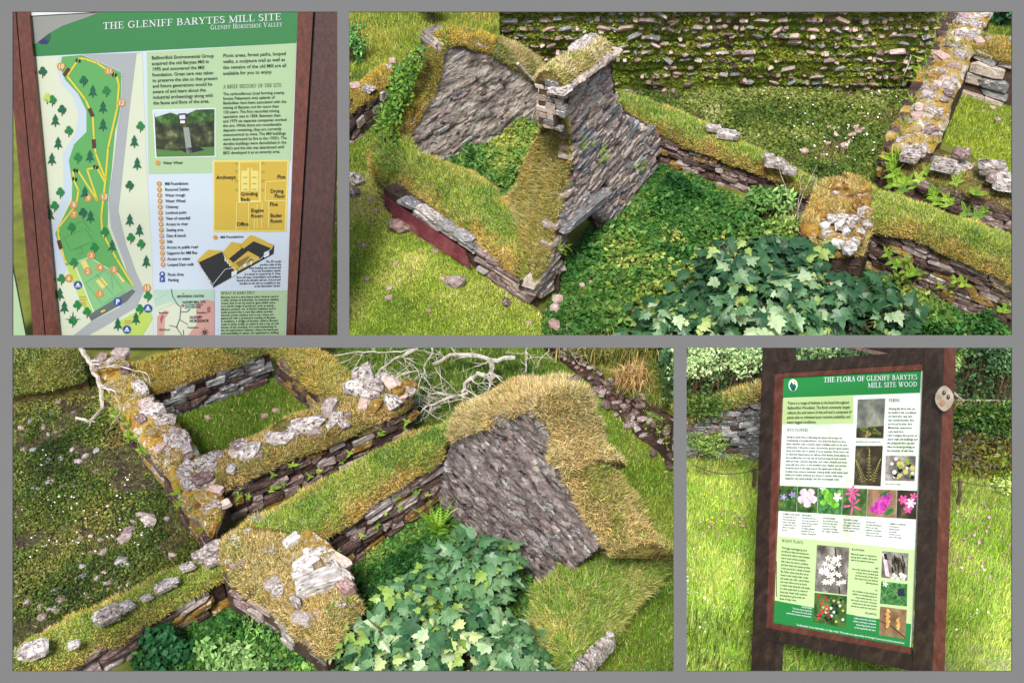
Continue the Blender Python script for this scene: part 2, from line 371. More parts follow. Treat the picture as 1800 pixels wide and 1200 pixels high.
def wall(name, label, cat, base, top_front, top_back, row=.14, lens=(.16,.42), mats=(('stone',1),), group=None, limit=300, miss=.05, cap=True, zb=0., caps=0, capmat='lichen', seed=3, turfkw=None, face=True, proud=.06, tilt=0, zt=None):
    """upright wall: base (two sights on level zb) gives its plane, top_front its top edge in that plane, top_back the far edge of its top"""
    A, B = P(*base[0], zb), P(*base[1], zb); u = (B-A); u.z = 0; u.normalize(); n = u.cross(Vector((0,0,1)))
    if n.dot(CAMP-A) < 0: n = -n
    tf = [onplane(x, y, A, n) if zt is None else P(x, y, zt) for x, y in top_front]; m = max(14, len(tf)*4); tfr = resample(tf, m)
    pb = resample([Vector((x, y, 0)) for x, y in top_back], m); off = .45*(turfkw or {}).get('bulge',.1)+.4*(turfkw or {}).get('bh',.1) if cap else 0
    tb = [P(q.x, q.y, f.z+off)-Vector((0,0,off)) for q, f in zip(pb, tfr)]
    root = empty(name, tuple((A+B)/2), label, cat, group); root['kind'] = 'thing'
    if zt is not None:
        A = Vector((tf[0].x, tf[0].y, zb)); u = tf[-1]-tf[0]; u.z = 0; u.normalize(); n = u.cross(Vector((0,0,1)))
        if n.dot(CAMP-A) < 0: n = -n
    V, Fq = [], []
    for a, b in zip(tfr, tb):
        a2 = a-n*.07; f = Vector((a2.x, a2.y, zb-.3)); g = Vector((b.x, b.y, zb-.3)); V += [f, a2-Vector((0,0,.03)), b-Vector((0,0,.03)), g]
    for i in range(m-1):
        for j in range(3): Fq.append((i*4+j, (i+1)*4+j, (i+1)*4+j+1, i*4+j+1))
    Fq += [(0,1,2,3), tuple((m-1)*4+j for j in (3,2,1,0))]
    mesh('core', V, Fq, M['mortar'], root)
    poly = [((q-A).dot(u), q.z-zb) for q in tf]
    poly = [(poly[0][0], -.15)] + poly + [(poly[-1][0], -.15)]
    if face: fill_face(root, Vector((A.x, A.y, zb)), u, n, poly, row, lens, mats, limit, miss, proud, tilt=tilt)
    if cap: turf('turf_cap', tfr, tb, root, seed=seed, **(turfkw or {}))
    for k in range(caps):                                   # single stones lying bare on the top
        i = random.randrange(m); f = random.uniform(.15,.85); q = tfr[i].lerp(tb[i], f); a = random.uniform(0, 6.3)
        uu = Vector((math.cos(a), math.sin(a), random.gauss(0,.12))).normalized(); nn = Vector((0,0,1)).cross(uu).normalized(); s = random.uniform(.12,.3)
        put_stone('capstone', random.choice([capmat, 'stone_pink', 'stone', 'mossy', capmat]), basis(q+Vector((0,0,.05+(turfkw or {}).get('bulge',.1)*.7)), uu, nn, uu.cross(nn), s, s*random.uniform(.5,.9), s*.4), root)
    return root, tfr, tb, A, u, n
def slab(name, poly_px, A, n, parent, thick, mat, cell=.05, disp=.05, strat=0., seed=4):
    """rough rubble face with real thickness, its outline cut to poly_px on the plane through A"""
    up = Vector((0,0,1)); u = up.cross(n).normalized()
    q = [onplane(x, y, A, n) for x, y in poly_px]; pl = [((v-A).dot(u), v.z) for v in q]
    s0, s1 = min(a for a, _ in pl), max(a for a, _ in pl); t0, t1 = min(b for _, b in pl), max(b for _, b in pl)
    ns, ntt = int((s1-s0)/cell)+2, int((t1-t0)/cell)+2
    sg, tg = np.meshgrid(s0+np.arange(ns+1)*cell, t0+np.arange(ntt+1)*cell, indexing='ij')
    c, si = math.cos(strat), math.sin(strat)
    a, b = sg*c+tg*si, -sg*si+tg*c
    d = (fbm(a*3, b*6.5, seed)-.5)*disp*2.2 + (fbm(a*9, b*15, seed+3)-.5)*disp*1.3 + (fbm(a*.8, b*.8, seed+8)-.5)*disp*2
    jx = (RNG.random(sg.shape)-.5)*cell*.5; jt = (RNG.random(sg.shape)-.5)*cell*.5
    keep = inpoly(sg[:-1,:-1]+cell/2, tg[:-1,:-1]+cell/2, pl)
    A_, u_, n_ = np.array(A), np.array(u), np.array(n)
    base = np.array([A_[0], A_[1], 0])
    d = d+RNG.normal(0, disp*.16, d.shape)
    Vf = base + (sg+jx)[...,None]*u_ + (tg+jt)[...,None]*np.array([0,0,1.]) + d[...,None]*n_
    Vb = Vf - n_*thick
    W = sg.shape[1]; N = sg.size; V = np.concatenate([Vf.reshape(-1,3), Vb.reshape(-1,3)]); Fq = []
    K = np.zeros((keep.shape[0]+2, keep.shape[1]+2), bool); K[1:-1,1:-1] = keep
    for i, j in zip(*np.nonzero(keep)):
        p0, p1, p2, p3 = i*W+j, (i+1)*W+j, (i+1)*W+j+1, i*W+j+1
        Fq.append((p0,p1,p2,p3)); Fq.append((p3+N,p2+N,p1+N,p0+N))
        if not K[i+1,j]: Fq.append((p0,p1,p1+N,p0+N))
        if not K[i+1,j+2]: Fq.append((p3,p2,p2+N,p3+N))
        if not K[i,j+1]: Fq.append((p0,p3,p3+N,p0+N))
        if not K[i+2,j+1]: Fq.append((p1,p2,p2+N,p1+N))
    return npmesh(name, V, np.array(Fq), None, M[mat], parent, nper=4)

def tubes(paths, sides=5):
    """bent tapering tubes: paths of (point, radius); returns verts, faces"""
    V, Fq = [], []
    for path in paths:
        b0 = len(V); m = len(path)
        for i, (p, r) in enumerate(path):
            d = (path[min(i+1, m-1)][0]-path[max(i-1, 0)][0]).normalized(); e = d.cross(Vector((.3,.2,1))); e = e.normalized() if e.length > 1e-4 else Vector((1,0,0)); g = d.cross(e)
            for k in range(sides): a = 2*math.pi*k/sides; V.append(p+(e*math.cos(a)+g*math.sin(a))*r)
        for i in range(m-1):
            for k in range(sides): q = (k+1) % sides; Fq.append((b0+i*sides+k, b0+i*sides+q, b0+(i+1)*sides+q, b0+(i+1)*sides+k))
        Fq.append(tuple(b0+(m-1)*sides+k for k in range(sides))); Fq.append(tuple(b0+k for k in reversed(range(sides))))
    return V, Fq
def wiggle(a, b, r0, r1, n=7, amp=.08):
    a, b = Vector(a), Vector(b); l = (b-a).length
    out = []; o = Vector((0,0,0))
    for i in range(n+1):
        f = i/n; o = o+Vector((random.gauss(0,1), random.gauss(0,1), random.gauss(0,.6)))*amp*l/n*1.8
        out.append((a.lerp(b, f)+o*(1 if 0 < i else 0), r0+(r1-r0)*f))
    return out
def twigs(path, depth, length, paths, spread=.9, up=.1):
    paths.append(path)
    if depth == 0: return
    for k in range(random.randint(2, 4)):
        i = random.randrange(1, len(path)); p, r = path[i]; d = (path[i][0]-path[i-1][0]).normalized()
        d = (d+Vector((random.gauss(0,spread), random.gauss(0,spread), random.gauss(up,spread*.5)))).normalized()
        twigs(wiggle(p, p+d*length*random.uniform(.6,1.2), r*.6, r*.22, 5, .12), depth-1, length*.6, paths, spread, up)

# ------------------------------------------------------------------ ferns, shared meshes
def frond_mesh(seed, col, n=14):
    r = random.Random(seed); me = bpy.data.meshes.new('frond'); V, Fq = [], []
    def at(f): return Vector((f, 0, .45*math.sin(f*1.9)*.8))
    for i in range(n):
        f = (i+.6)/n; p = at(f*.97); wd = .115*math.sin(min(1, f*1.15+.18)*math.pi)**.7+.02
        for s in (-1, 1):
            b = len(V); V += [p, p+Vector((.06, s*wd*.5, .015)), p+Vector((.03, s*wd, -.03)), p+Vector((-.028, s*wd*.45, .0))]; Fq.append((b, b+1, b+2, b+3))
    b = len(V); V += [at(0)+Vector((0,.012,0)), at(0)-Vector((0,.012,0)), at(1)]; Fq.append((b, b+1, b+2))
    me.from_pydata(V, [], Fq); me.materials.append(col); return me
M['fern'] = noisy('fern green', [(.3, L3(92,130,28)), (.6, L3(132,164,44)), (.8, L3(168,190,72))], 2, perobj=.5, bump=0, rough=.5)
M['fern_big'] = noisy('bright fern green', [(.3, L3(84,124,30)), (.6, L3(116,156,44)), (.8, L3(150,184,64))], 2, perobj=.5, bump=0, rough=.5)
FERN_MESH = []
for s_ in range(4):
    fr = [frond_mesh(s_*10+k, M['fern']) for k in range(1)]
    V, Fq = [], []
    rr = random.Random(s_)
    for k in range(rr.randint(4,6)):
        a = k*1.2+rr.uniform(-.3,.3); R = Matrix.Rotation(a, 3, 'Z')@Matrix.Rotation(-rr.uniform(.1,.7), 3, 'Y'); sc = rr.uniform(.7,1.1); b = len(V)
        V += [R@(v.co*sc) for v in fr[0].vertices]; Fq += [[i+b for i in q.vertices] for q in fr[0].polygons]
    me = bpy.data.meshes.new('fern_clump'); me.from_pydata(V, [], Fq); me.materials.append(M['fern']); FERN_MESH.append(me)
def fern(p, size, label, group, hang=None, rot=None):
    o = link('fern', random.choice(FERN_MESH)); tag(o, label, 'fern', group)
    o.location = p; o.scale = (size,)*3; o.rotation_euler = (random.gauss(0,.2), random.gauss(0,.2), random.uniform(0,6.3))
    if hang is not None:
        o.rotation_mode = 'QUATERNION'; o.rotation_quaternion = (hang*.8+Vector((0,0,.6))).to_track_quat('Z','Y')
    return o
# sycamore leaf: five pointed lobes, folded a little along the midrib
LEAF_PTS = [(0,0),(.16,-.1),(.36,-.04),(.3,.1),(.5,.3),(.33,.36),(.36,.52),(.17,.56),(.13,.74),(0,.98),(-.13,.74),(-.17,.56),(-.36,.52),(-.33,.36),(-.5,.3),(-.3,.1),(-.36,-.04),(-.16,-.1)]
def leaf_mesh(m, fold):
    me = bpy.data.meshes.new('leaf'); V = [(0,.34,.02)]+[(x, y, -abs(x)*fold-.12*y*y) for x, y in LEAF_PTS]
    n = len(LEAF_PTS); me.from_pydata(V, [], [(0, i+1, (i+1) % n+1) for i in range(n)]); me.materials.append(m); return me
def leafmat(name, stops, spec=.45, rough=.42):
    m = noisy(name, stops, 2, perobj=.9, bump=0, rough=rough, spec=spec); t = m.node_tree; b = t.nodes['Principled BSDF']
    tr = t.nodes.new('ShaderNodeBsdfTranslucent'); src = b.inputs['Base Color'].links[0].from_socket; t.links.new(src, tr.inputs['Color'])
    mx = t.nodes.new('ShaderNodeMixShader'); mx.inputs[0].default_value = .22
    t.links.new(b.outputs[0], mx.inputs[1]); t.links.new(tr.outputs[0], mx.inputs[2]); t.links.new(mx.outputs[0], t.nodes['Material Output'].inputs[0]); return m
M['syc'] = leafmat('sycamore leaf', [(.05, L3(40,80,48)), (.38, L3(78,122,76)), (.64, L3(122,158,108)), (.9, L3(186,206,158))])
M['syc_young'] = leafmat('young sycamore leaf', [(.2, L3(136,166,76)), (.5, L3(168,188,102)), (.8, L3(196,208,140))])
LEAVES = [leaf_mesh(M['syc'], f) for f in (.1,.25,.4)]; YOUNG = [leaf_mesh(M['syc_young'], f) for f in (.15,.35)]
def sycamore(label, lobes, nleaf, size, seed, keep=None, trunk_z=0.):
    """stems and single leaves in drooping sprays over a lobed crown; lobes: (centre, radii, share)"""
    r = random.Random(seed); centre = lobes[0][0]; root = empty('sycamore_bush', (centre.x, centre.y, 0), label, 'bush')
    paths = []; base = Vector((centre.x, centre.y, trunk_z-.1)); tips = []; k = int(nleaf/6.0); mats = []
    while len(tips) < k:
        c, ra, _ = r.choices(lobes, [l[2] for l in lobes])[0]
        d = Vector((r.gauss(0,1), r.gauss(0,1), r.gauss(.3,.8))).normalized(); f = r.uniform(.35,1)**.6
        p = c+Vector((d.x*ra[0]*f, d.y*ra[1]*f, d.z*ra[2]*f))
        if p.z < trunk_z+.1 or (keep and not keep(p)): continue
        tips.append(p)
    radii = lobes[0][1]
    for p in tips[:46]: paths.append(wiggle(base, p, .035, .008, 6, .05))
    V, Fq = tubes(paths, 4); mesh('stem', V, Fq, M['twig'], root)
    n = 0
    for p in tips:
        out = Vector(((p.x-centre.x)/radii[0]**2, (p.y-centre.y)/radii[1]**2, (p.z-centre.z)/radii[2]**2)).normalized()
        young = r.random() < .3
        a0 = r.uniform(0, 6.3)
        for j in range(r.randint(5, 8)):
            a = a0+j*2.4; rad = size*(.25+.13*j)
            side = Vector((math.cos(a), math.sin(a), 0)); q = p+side*rad*.9-Vector((0,0,.035*j*size*4))+out*r.uniform(-.03,.03)
            if keep and not keep(q): continue
            nz = (Vector((0,-.25,1))*.95+out*.25+side*.35+Vector((r.gauss(0,.5), r.gauss(0,.5), 0))).normalized()
            y = (side-nz*side.dot(nz)).normalized(); x = y.cross(nz)
            sc = size*r.uniform(.5,1.2)*(.75 if young and j < 4 else 1)
            mt = basis(q, x, y, nz, sc, sc, sc); me = r.choice(YOUNG if young and j < 4 else LEAVES)
            mats.append((q, mt, me)); n += 1
    fw = np.array(FV)
    mats.sort(key=lambda t: (t[0]-CAMP).dot(FV))
    off = Matrix.Translation(-wloc(root)); rest = {}
    for i, (q, mt, me) in enumerate(mats):
        if i < 300: o = link('leaf', me, root); o.matrix_basis = off@mt
        else: rest.setdefault(me.materials[0].name, []).append((mt, me))
    for mn, it in rest.items():
        V, Fq = [], []
        for mt, me in it: b = len(V); V += [mt@v.co for v in me.vertices]; Fq += [[i+b for i in f.vertices] for f in me.polygons]
        mesh('foliage', V, Fq, bpy.data.materials[mn], root, 'stuff')
    return root
def shrub(name, label, cat, c, radii, n, size, colors, group=None, trunk=True, clip=None, lumps=9, seed=1, asp=.55, core=.35, parentmat='leaf', tilt=.7):
    """a crown of many leaf faces gathered in uneven lumps, on a branched stem"""
    r = random.Random(seed); root = empty(name, (c.x, c.y, 0), label, cat, group)
    L = []
    for k in range(lumps):
        d = Vector((r.gauss(0,1), r.gauss(0,1), r.gauss(.1,.8))).normalized()*r.uniform(.25,.75)
        L.append((c+Vector((d.x*radii[0], d.y*radii[1], d.z*radii[2])), r.uniform(.28,.55)))
    p = []
    per = n//lumps
    for q, s in L:
        d = RNG.normal(0,1,(per,3)); d /= np.linalg.norm(d, axis=1)[:,None]; f = RNG.uniform(.45,1.05,(per,1))**.7
        p.append(np.array(q)+d*f*np.array(radii)*s)
    p = np.concatenate(p); tone = np.repeat(RNG.random(lumps)*.5, per)+RNG.random(len(p))*.5
    if clip is not None: k = clip(p); p, tone = p[k], tone[k]
    k = p[:,2] > .02; p, tone = p[k], tone[k]
    nr = (p-np.array(c))/np.array(radii); nr /= np.maximum(np.linalg.norm(nr, axis=1), 1e-6)[:,None]
    leaves('crown', p, size, pal(colors, len(p), tone), nr*.6+np.array([0,0,.6]), tilt, root, None, asp=asp)
    if trunk:
        paths = [wiggle((c.x, c.y, -.1), tuple(q), .03*max(radii)+.01, .008, 6, .06) for q, s in L]
        V, Fq = tubes(paths, 5); mesh('trunk', V, Fq, M['twig'], root)
    return root
# ------------------------------------------------------------------ the grey frame with four openings
FD, FT = 11.9, .02
fr = empty('display_frame', tuple(PD(900, 600, FD)), 'flat mid grey frame with four rectangular openings in two rows', 'frame')
def rail(name, x0, y0, x1, y1):
    a = [PD(x, y, FD) for x, y in ((x0,y0),(x1,y0),(x1,y1),(x0,y1))]; b = [v+FV*FT for v in a]
    mesh(name, a+b, [(3,2,1,0),(4,5,6,7),(0,1,5,4),(1,2,6,5),(2,3,7,6),(3,0,4,7)], M['frame'], fr)
rail('rail', -60, -60, 1860, 21); rail('rail', -60, 1179, 1860, 1260); rail('rail', -60, 589, 1860, 611)
rail('stile', -60, 21, 22, 589); rail('stile', -60, 611, 22, 1179); rail('stile', 1779, 21, 1860, 589); rail('stile', 1779, 611, 1860, 1179)
rail('stile', 593, 21, 614, 589); rail('stile', 1184, 611, 1207, 1179)

for (cx_, cy_), (gx_, gy_) in (((-50,-50),(-420,420)), ((1850,-50),(2220,420)), ((-50,1250),(-260,1420)), ((1850,1250),(2060,1420))):
    t_ = PD(cx_, cy_, FD+.03); f_ = P(gx_, gy_); d_ = (f_-t_).normalized(); e_ = d_.cross(Vector((0,1,0))).normalized()*.07; h_ = d_.cross(e_).normalized()*.07
    mesh('leg', [q_+s1*e_+s2*h_ for q_ in (t_, f_) for s1, s2 in ((-1,-1),(1,-1),(1,1),(-1,1))], [(3,2,1,0),(4,5,6,7),(0,1,5,4),(1,2,6,5),(2,3,7,6),(3,0,4,7)], M['frame'], fr)

# ------------------------------------------------------------------ ground
def gz(x, y): return (fbm(np.asarray(x)*.6, np.asarray(y)*.6, 21)-.5)*.12
xs = np.concatenate([[-150,-60,-25], np.arange(-13, 13.01, .25), [25,60,150]]); ys = np.concatenate([[-60,0,5], np.arange(7, 30.01, .25), [40,80,200]])
X, Y = np.meshgrid(xs, ys, indexing='ij'); Z = gz(X, Y)
n1, n2 = X.shape; idx = np.arange(n1*n2).reshape(n1, n2)
Tq = np.stack([idx[:-1,:-1], idx[1:,:-1], idx[1:,1:], idx[:-1,1:]], -1).reshape(-1,4)
g = npmesh('ground', np.stack([X,Y,Z], -1).reshape(-1,3), Tq, None, M['lawnsoil'], nper=4); g['kind'] = 'structure'
g.data.polygons.foreach_set('use_smooth', [True]*len(g.data.polygons))
def gpoly(*px, z=0.): return [P(x, y, z) for x, y in px]

LAWN = [(80,112,32),(110,138,38),(134,154,50),(154,166,66),(182,176,104)]
def lawn(name, px, dens, h, colors=LAWN, seed=1, w=.014, bright=1., lean=.6, scale=.9, hole=0.):
    p = in_ground(gpoly(*px), dens, zfun=gz); n = len(p)
    if hole: k = fbm(p[:,0]*1.7, p[:,1]*1.7, seed+40)+RNG.normal(0,.05,n) > hole; p = p[k]; n = len(p)
    mix = fbm(p[:,0]*scale, p[:,1]*scale, seed)*1.7-.35+RNG.normal(0,.18,n)
    return blades(name, p, h*(.5+fbm(p[:,0]*3, p[:,1]*3, seed+60)), w, pal(colors, n, mix)*bright, lean)

def patch(name, px, mat, dz=.012, cell=.14, seed=1):
    """a sheet of other ground lying on the terrain inside a ground outline, its rim uneven"""
    pl = gpoly(*px); x0, x1 = min(p[0] for p in pl), max(p[0] for p in pl); y0, y1 = min(p[1] for p in pl), max(p[1] for p in pl)
    gx, gy = np.meshgrid(np.arange(x0, x1+cell, cell), np.arange(y0, y1+cell, cell), indexing='ij')
    wx, wy = gx+(fbm(gx*2, gy*2, seed)-.5)*.5, gy+(fbm(gx*2, gy*2, seed+5)-.5)*.5
    keep = inpoly(wx[:-1,:-1], wy[:-1,:-1], pl); i2 = np.arange(gx.size).reshape(gx.shape)
    T = np.stack([i2[:-1,:-1], i2[1:,:-1], i2[1:,1:], i2[:-1,1:]], -1)[keep]
    V = np.stack([gx, gy, gz(gx, gy)+dz], -1).reshape(-1,3); u, inv = np.unique(T, return_inverse=True)
    return npmesh(name, V[u], inv.reshape(-1,4), None, M[mat], None, 'structure', nper=4)
M['darksoil'] = noisy('dark trodden earth', [(.28, L3(34,28,24)), (.48, L3(66,54,42)), (.6, L3(78,80,42)), (.78, L3(128,110,98))], 5, detail=12, bump=.9, bscale=18, speck=[(L3(30,24,20), 18, .5, .6), (L3(110,124,52), 14, .56, .66), (L3(168,148,134), 20, .62, .7)])
# ================================================================== upper ruin: gable wall, chimney, long wall
# grass and cover
lawn('lawn_grass', [(560,600),(560,330),(640,300),(680,340),(960,560),(1000,600)], 4200, .065, seed=2, bright=1.25, lean=1.0, w=.012)
lawn('far_grass', [(540,330),(540,5),(930,5),(960,120),(720,300)], 1500, .13, [(70,98,30),(98,122,36),(130,140,50),(150,130,60)], seed=3, bright=1.2, lean=1.)
lawn('field_grass', [(900,5),(1740,5),(1700,120),(1560,340),(1380,350),(1080,160)], 1700, .09, [(66,84,32),(88,104,38),(112,122,46),(138,134,66)], seed=4, hole=.42, lean=1.)
patch('field_soil', [(900,5),(1740,5),(1700,120),(1560,345),(1380,355),(1080,160)], 'darksoil', seed=3)
lawn('enclosure_grass', [(1640,240),(1700,150),(1800,170),(1800,330)], 2200, .08, [(92,118,30),(116,136,36),(140,150,48)], seed=5, bright=1.25, lean=1.)

def cover(name, px, dens, size, colors, seed, z0=.02, h=.18, tilt=.6, asp=.55, keep=.0, scale=1.1):
    """low broad-leaved cover in uneven heaps"""
    p = in_ground(gpoly(*px), dens, zfun=gz); n = len(p)
    lump = fbm(p[:,0]*scale*1.8, p[:,1]*scale*1.8, seed)
    k = lump > keep; p, lump = p[k], lump[k]
    p[:,2] += z0 + np.clip(lump*1.6-.4, .05, 1)*h*(.35+.65*RNG.random(len(p)))
    mix = fbm(p[:,0]*scale, p[:,1]*scale, seed+4)*1.4-.2+RNG.normal(0,.15,len(p))
    return leaves(name, p, size, pal(colors, len(p), mix), None, tilt, asp=asp)
cover('nettle_cover', [(1080,600),(1060,500),(1150,420),(1300,440),(1400,470),(1300,600)], 500, .1, [(104,134,54),(136,150,66),(160,160,90)], 36, h=.5, keep=.52)
cover('nettle_cover', [(1000,600),(985,480),(1030,425),(1110,385),(1175,322),(1250,365),(1420,420),(1420,470),(1500,520),(1640,560),(1700,600)], 1700, .105, NETTLE, 31, h=.5, keep=.34)
cover('nettle_cover', [(955,605),(952,556),(985,490),(1030,410),(1110,360),(1165,285),(1250,330),(1420,400),(1540,480),(1790,600)], 1300, .09, NETTLE, 35, h=.1)
cover('nettle_cover', [(730,300),(800,280),(880,235),(958,205),(960,240),(925,330),(885,360),(800,330)], 1600, .09, NETTLE, 37, h=.12)
cover('nettle_cover', [(820,335),(815,285),(925,228),(955,215),(925,300),(890,340)], 2600, .085, NETTLE, 32, h=.45, z0=.1)
cover('herb_cover', [(1080,130),(1640,120),(1560,340),(1390,345),(1230,250)], 1500, .08, [(52,74,30),(72,94,38),(96,112,46),(122,132,64),(150,152,100)], 33, h=.14, keep=.36)
cover('herb_cover', [(1640,600),(1500,520),(1600,490),(1790,590),(1790,605)], 2200, .085, NETTLE, 34, h=.4)
# white flower heads in the field
p = in_ground(gpoly((1380,170),(1600,150),(1560,300),(1400,300)), 14, .14); leaves('white_flowers', p, .045, pal([(235,235,225),(250,250,245)], len(p)), None, .3, asp=.9)

# -- gable wall
gA, gB = P(731,300), P(960,218); gu = (gB-gA); gu.z = 0; gu.normalize(); gn = gu.cross(Vector((0,0,1)))
if gn.dot(CAMP-gA) < 0: gn = -gn
gable = empty('gable_wall', tuple((gA+gB)/2), 'ruined gable wall of rough grey rubble beside the square chimney', 'wall'); gable['kind'] = 'thing'
M['rubble'] = noisy('weathered rubble render', [(.26, L3(64,54,50)), (.4, L3(116,104,98)), (.5, L3(152,140,130)), (.6, L3(176,166,154)), (.74, L3(206,202,198))], 2.6, detail=12, bump=1., bscale=9, stretch=(1,1,1.6), rot=(0,.35,0), speck=[(L3(52,42,38), 5, .56, .64), (L3(214,210,204), 2.5, .58, .68)])
M['rubble2'] = noisy('weathered lichen render', [(.28, L3(58,48,50)), (.42, L3(102,90,88)), (.53, L3(130,118,114)), (.64, L3(160,150,146)), (.76, L3(212,208,204))], 6.5, detail=12, bump=1., bscale=9, stretch=(1,1,1.5), rot=(0,.5,0), speck=[(L3(44,34,32), 5, .55, .63), (L3(206,202,198), 3.2, .58, .68)])
slab('rubble_face', [(779,77),(803,70),(842,78),(866,88),(895,108),(925,128),(953,152),(962,190),(958,215),(924,250),(880,290),(852,310),(808,312),(760,300),(725,262),(722,225),(745,184),(767,155),(777,117)], gA, gn, gable, .75, 'rubble', cell=.035, disp=.035, strat=.35, seed=6)
# single flat stones proud of the gable face
gq = [((onplane(x, y, gA, gn)-gA).dot(gu), onplane(x, y, gA, gn).z) for x, y in [(785,90),(860,98),(945,160),(950,205),(860,280),(800,285),(735,250),(760,170)]]
fill_face(gable, Vector((gA.x,gA.y,0)), gu, gn, gq, .075, (.08,.3), [('stone_warm',3),('stone',2),('stone_grey',1.4)], 300, miss=.84, proud=.012, tilt=.35, thick=.14)
# moss and turf on the left rake and crest
def rake(inner, outer, A, n, parent, dz=0., **kw):
    tf = resample([onplane(x, y, A, n) for x, y in inner], 24); tb = resample([Vector((x, y, 0)) for x, y in outer], 24)
    return turf('turf_cap', tf, [P(q.x, q.y, max(.05, f.z-dz)) for q, f in zip(tb, tf)], parent, **kw)
MOSS = [(150,104,20),(178,128,26),(196,150,44),(150,132,46),(96,112,36)]
rake([(724,232),(745,186),(766,156),(777,118),(780,80),(803,73),(842,84),(866,92)], [(690,236),(706,180),(728,140),(744,95),(752,66),(795,48),(846,58),(880,70)], gA, gn, gable, .05, dens=4200, bh=.07, bw=.014, colors=MOSS, seed=41, bulge=.12)
rake([(866,92),(895,112),(925,130),(953,154)], [(882,66),(915,84),(945,104),(972,130)], gA, gn, gable, .1, dens=3200, bh=.14, colors=[(96,116,44),(128,140,56),(170,150,90),(196,176,120)], seed=42)
# ivy hanging over the left end
p, _ = on_tris([P(690,250,.8),P(715,170,1.7),P(735,110,2.3),P(660,230,.4),P(700,120,1.6),P(745,80,2.6)], [(0,1,3),(1,4,3),(1,2,4),(2,5,4)], 1500)
p += RNG.normal(0,.07,p.shape); iv = leaves('ivy', p, .1, pal([(44,84,30),(80,118,40),(120,150,60)], len(p)), None, .8, gable)

# -- grass-grown front wall with red slats
fA, fB = P(690,385), P(946,550); fu = (fB-fA); fu.z = 0; fu.normalize(); fn = fu.cross(Vector((0,0,1)))
if fn.dot(CAMP-fA) < 0: fn = -fn
front = empty('front_wall', tuple((fA+fB)/2), 'low front wall under a thick grassy bank with red slats at its left end', 'wall')
top = [(668,334),(700,352),(760,390),(830,434),(905,492),(940,506)]
poly = [((onplane(x, y, fA, fn)-fA).dot(fu), onplane(x, y, fA, fn).z) for x, y in top]
q = [poly_ for poly_ in poly if poly_[0] > (onplane(822,440,fA,fn)-fA).dot(fu)-.2]
V = []
for s, z in poly:
    b = Vector((fA.x, fA.y, 0))+fu*s-fn*.08; V += [Vector((b.x, b.y, -.2)), Vector((b.x, b.y, z)), Vector((b.x, b.y, z))-fn*.5, Vector((b.x, b.y, -.2))-fn*.5]
mesh('core', V, [(i*4+j, i*4+4+j, i*4+5+j, i*4+1+j) for i in range(len(poly)-1) for j in range(3)], M['mortar'], front)
fill_face(front, Vector((fA.x,fA.y,0)), fu, fn, [(q[0][0], -.1)]+[(a, b+.05) for a, b in q]+[(q[-1][0]+.05, -.1)], .075, (.25,.7), [('stone_warm',3),('stone',2)], 120, miss=.02, proud=.04)
p0 = [((onplane(x, y, fA, fn)-fA).dot(fu), onplane(x, y, fA, fn).z) for x, y in [(760,388),(800,414),(835,436)]]
fill_face(front, Vector((fA.x,fA.y,0)), fu, fn, [(poly[1][0], poly[1][1]-.1),(poly[2][0], poly[2][1]-.13),(p0[2][0], p0[2][1]-.12),(p0[2][0], p0[2][1]+.04),(poly[2][0], poly[2][1]+.05),(poly[1][0], poly[1][1]+.04)], .06, (.25,.6), [('stone_grey',2),('lichen',1)], 40, proud=.03)
M['red'] = noisy('rusty red painted slats', [(.3, L3(70,28,32)), (.55, L3(112,52,58)), (.75, L3(142,88,88))], 3, bump=.3, stretch=(1,1,1))
for k in range(7):
    f = k/6; a = (668+f*30, 336+f*50); b = (822+f*10, 440+f*30)
    A3, B3 = onplane(*a, fA, fn), onplane(*b, fA, fn); d = B3-A3; m = (A3+B3)/2+fn*.045; uu = d.normalized(); vv = uu.cross(fn); vv = vv if vv.z > 0 else -vv
    me = bpy.data.meshes.new('slat'); hx, hy, hz = d.length/2, .012, .016
    me.from_pydata([m-front.location+uu*(sx*hx)+fn*(sy*hy*(1 if sz < 0 else .2))+vv*(sz*hz) for sx in (-1,1) for sy in (-1,1) for sz in (-1,1)], [], [(0,1,3,2),(4,6,7,5),(0,4,5,1),(2,3,7,6),(1,5,7,3),(0,2,6,4)]); me.materials.append(M['red']); link('slat', me, front)
# grassy bank behind the front wall, rising along the right arm to the chimney
outer = [(640,278,.35),(655,316,.3),(672,328,.3),(760,378,.45),(830,424,.5),(905,485,.5),(940,500,.55)]
inner = [(690,230,.8),(722,235,.75),(735,268,.7),(790,292,.6),(830,300,.5),(868,330,.5),(886,352,.6)]
turf('turf_cap', [P(*a) for a in outer], [P(*a) for a in inner], front, dens=3400, bh=.13, bulge=.2, edge=True, seed=44, nx=11, over=-.06, skirt=.02, rag=.03)

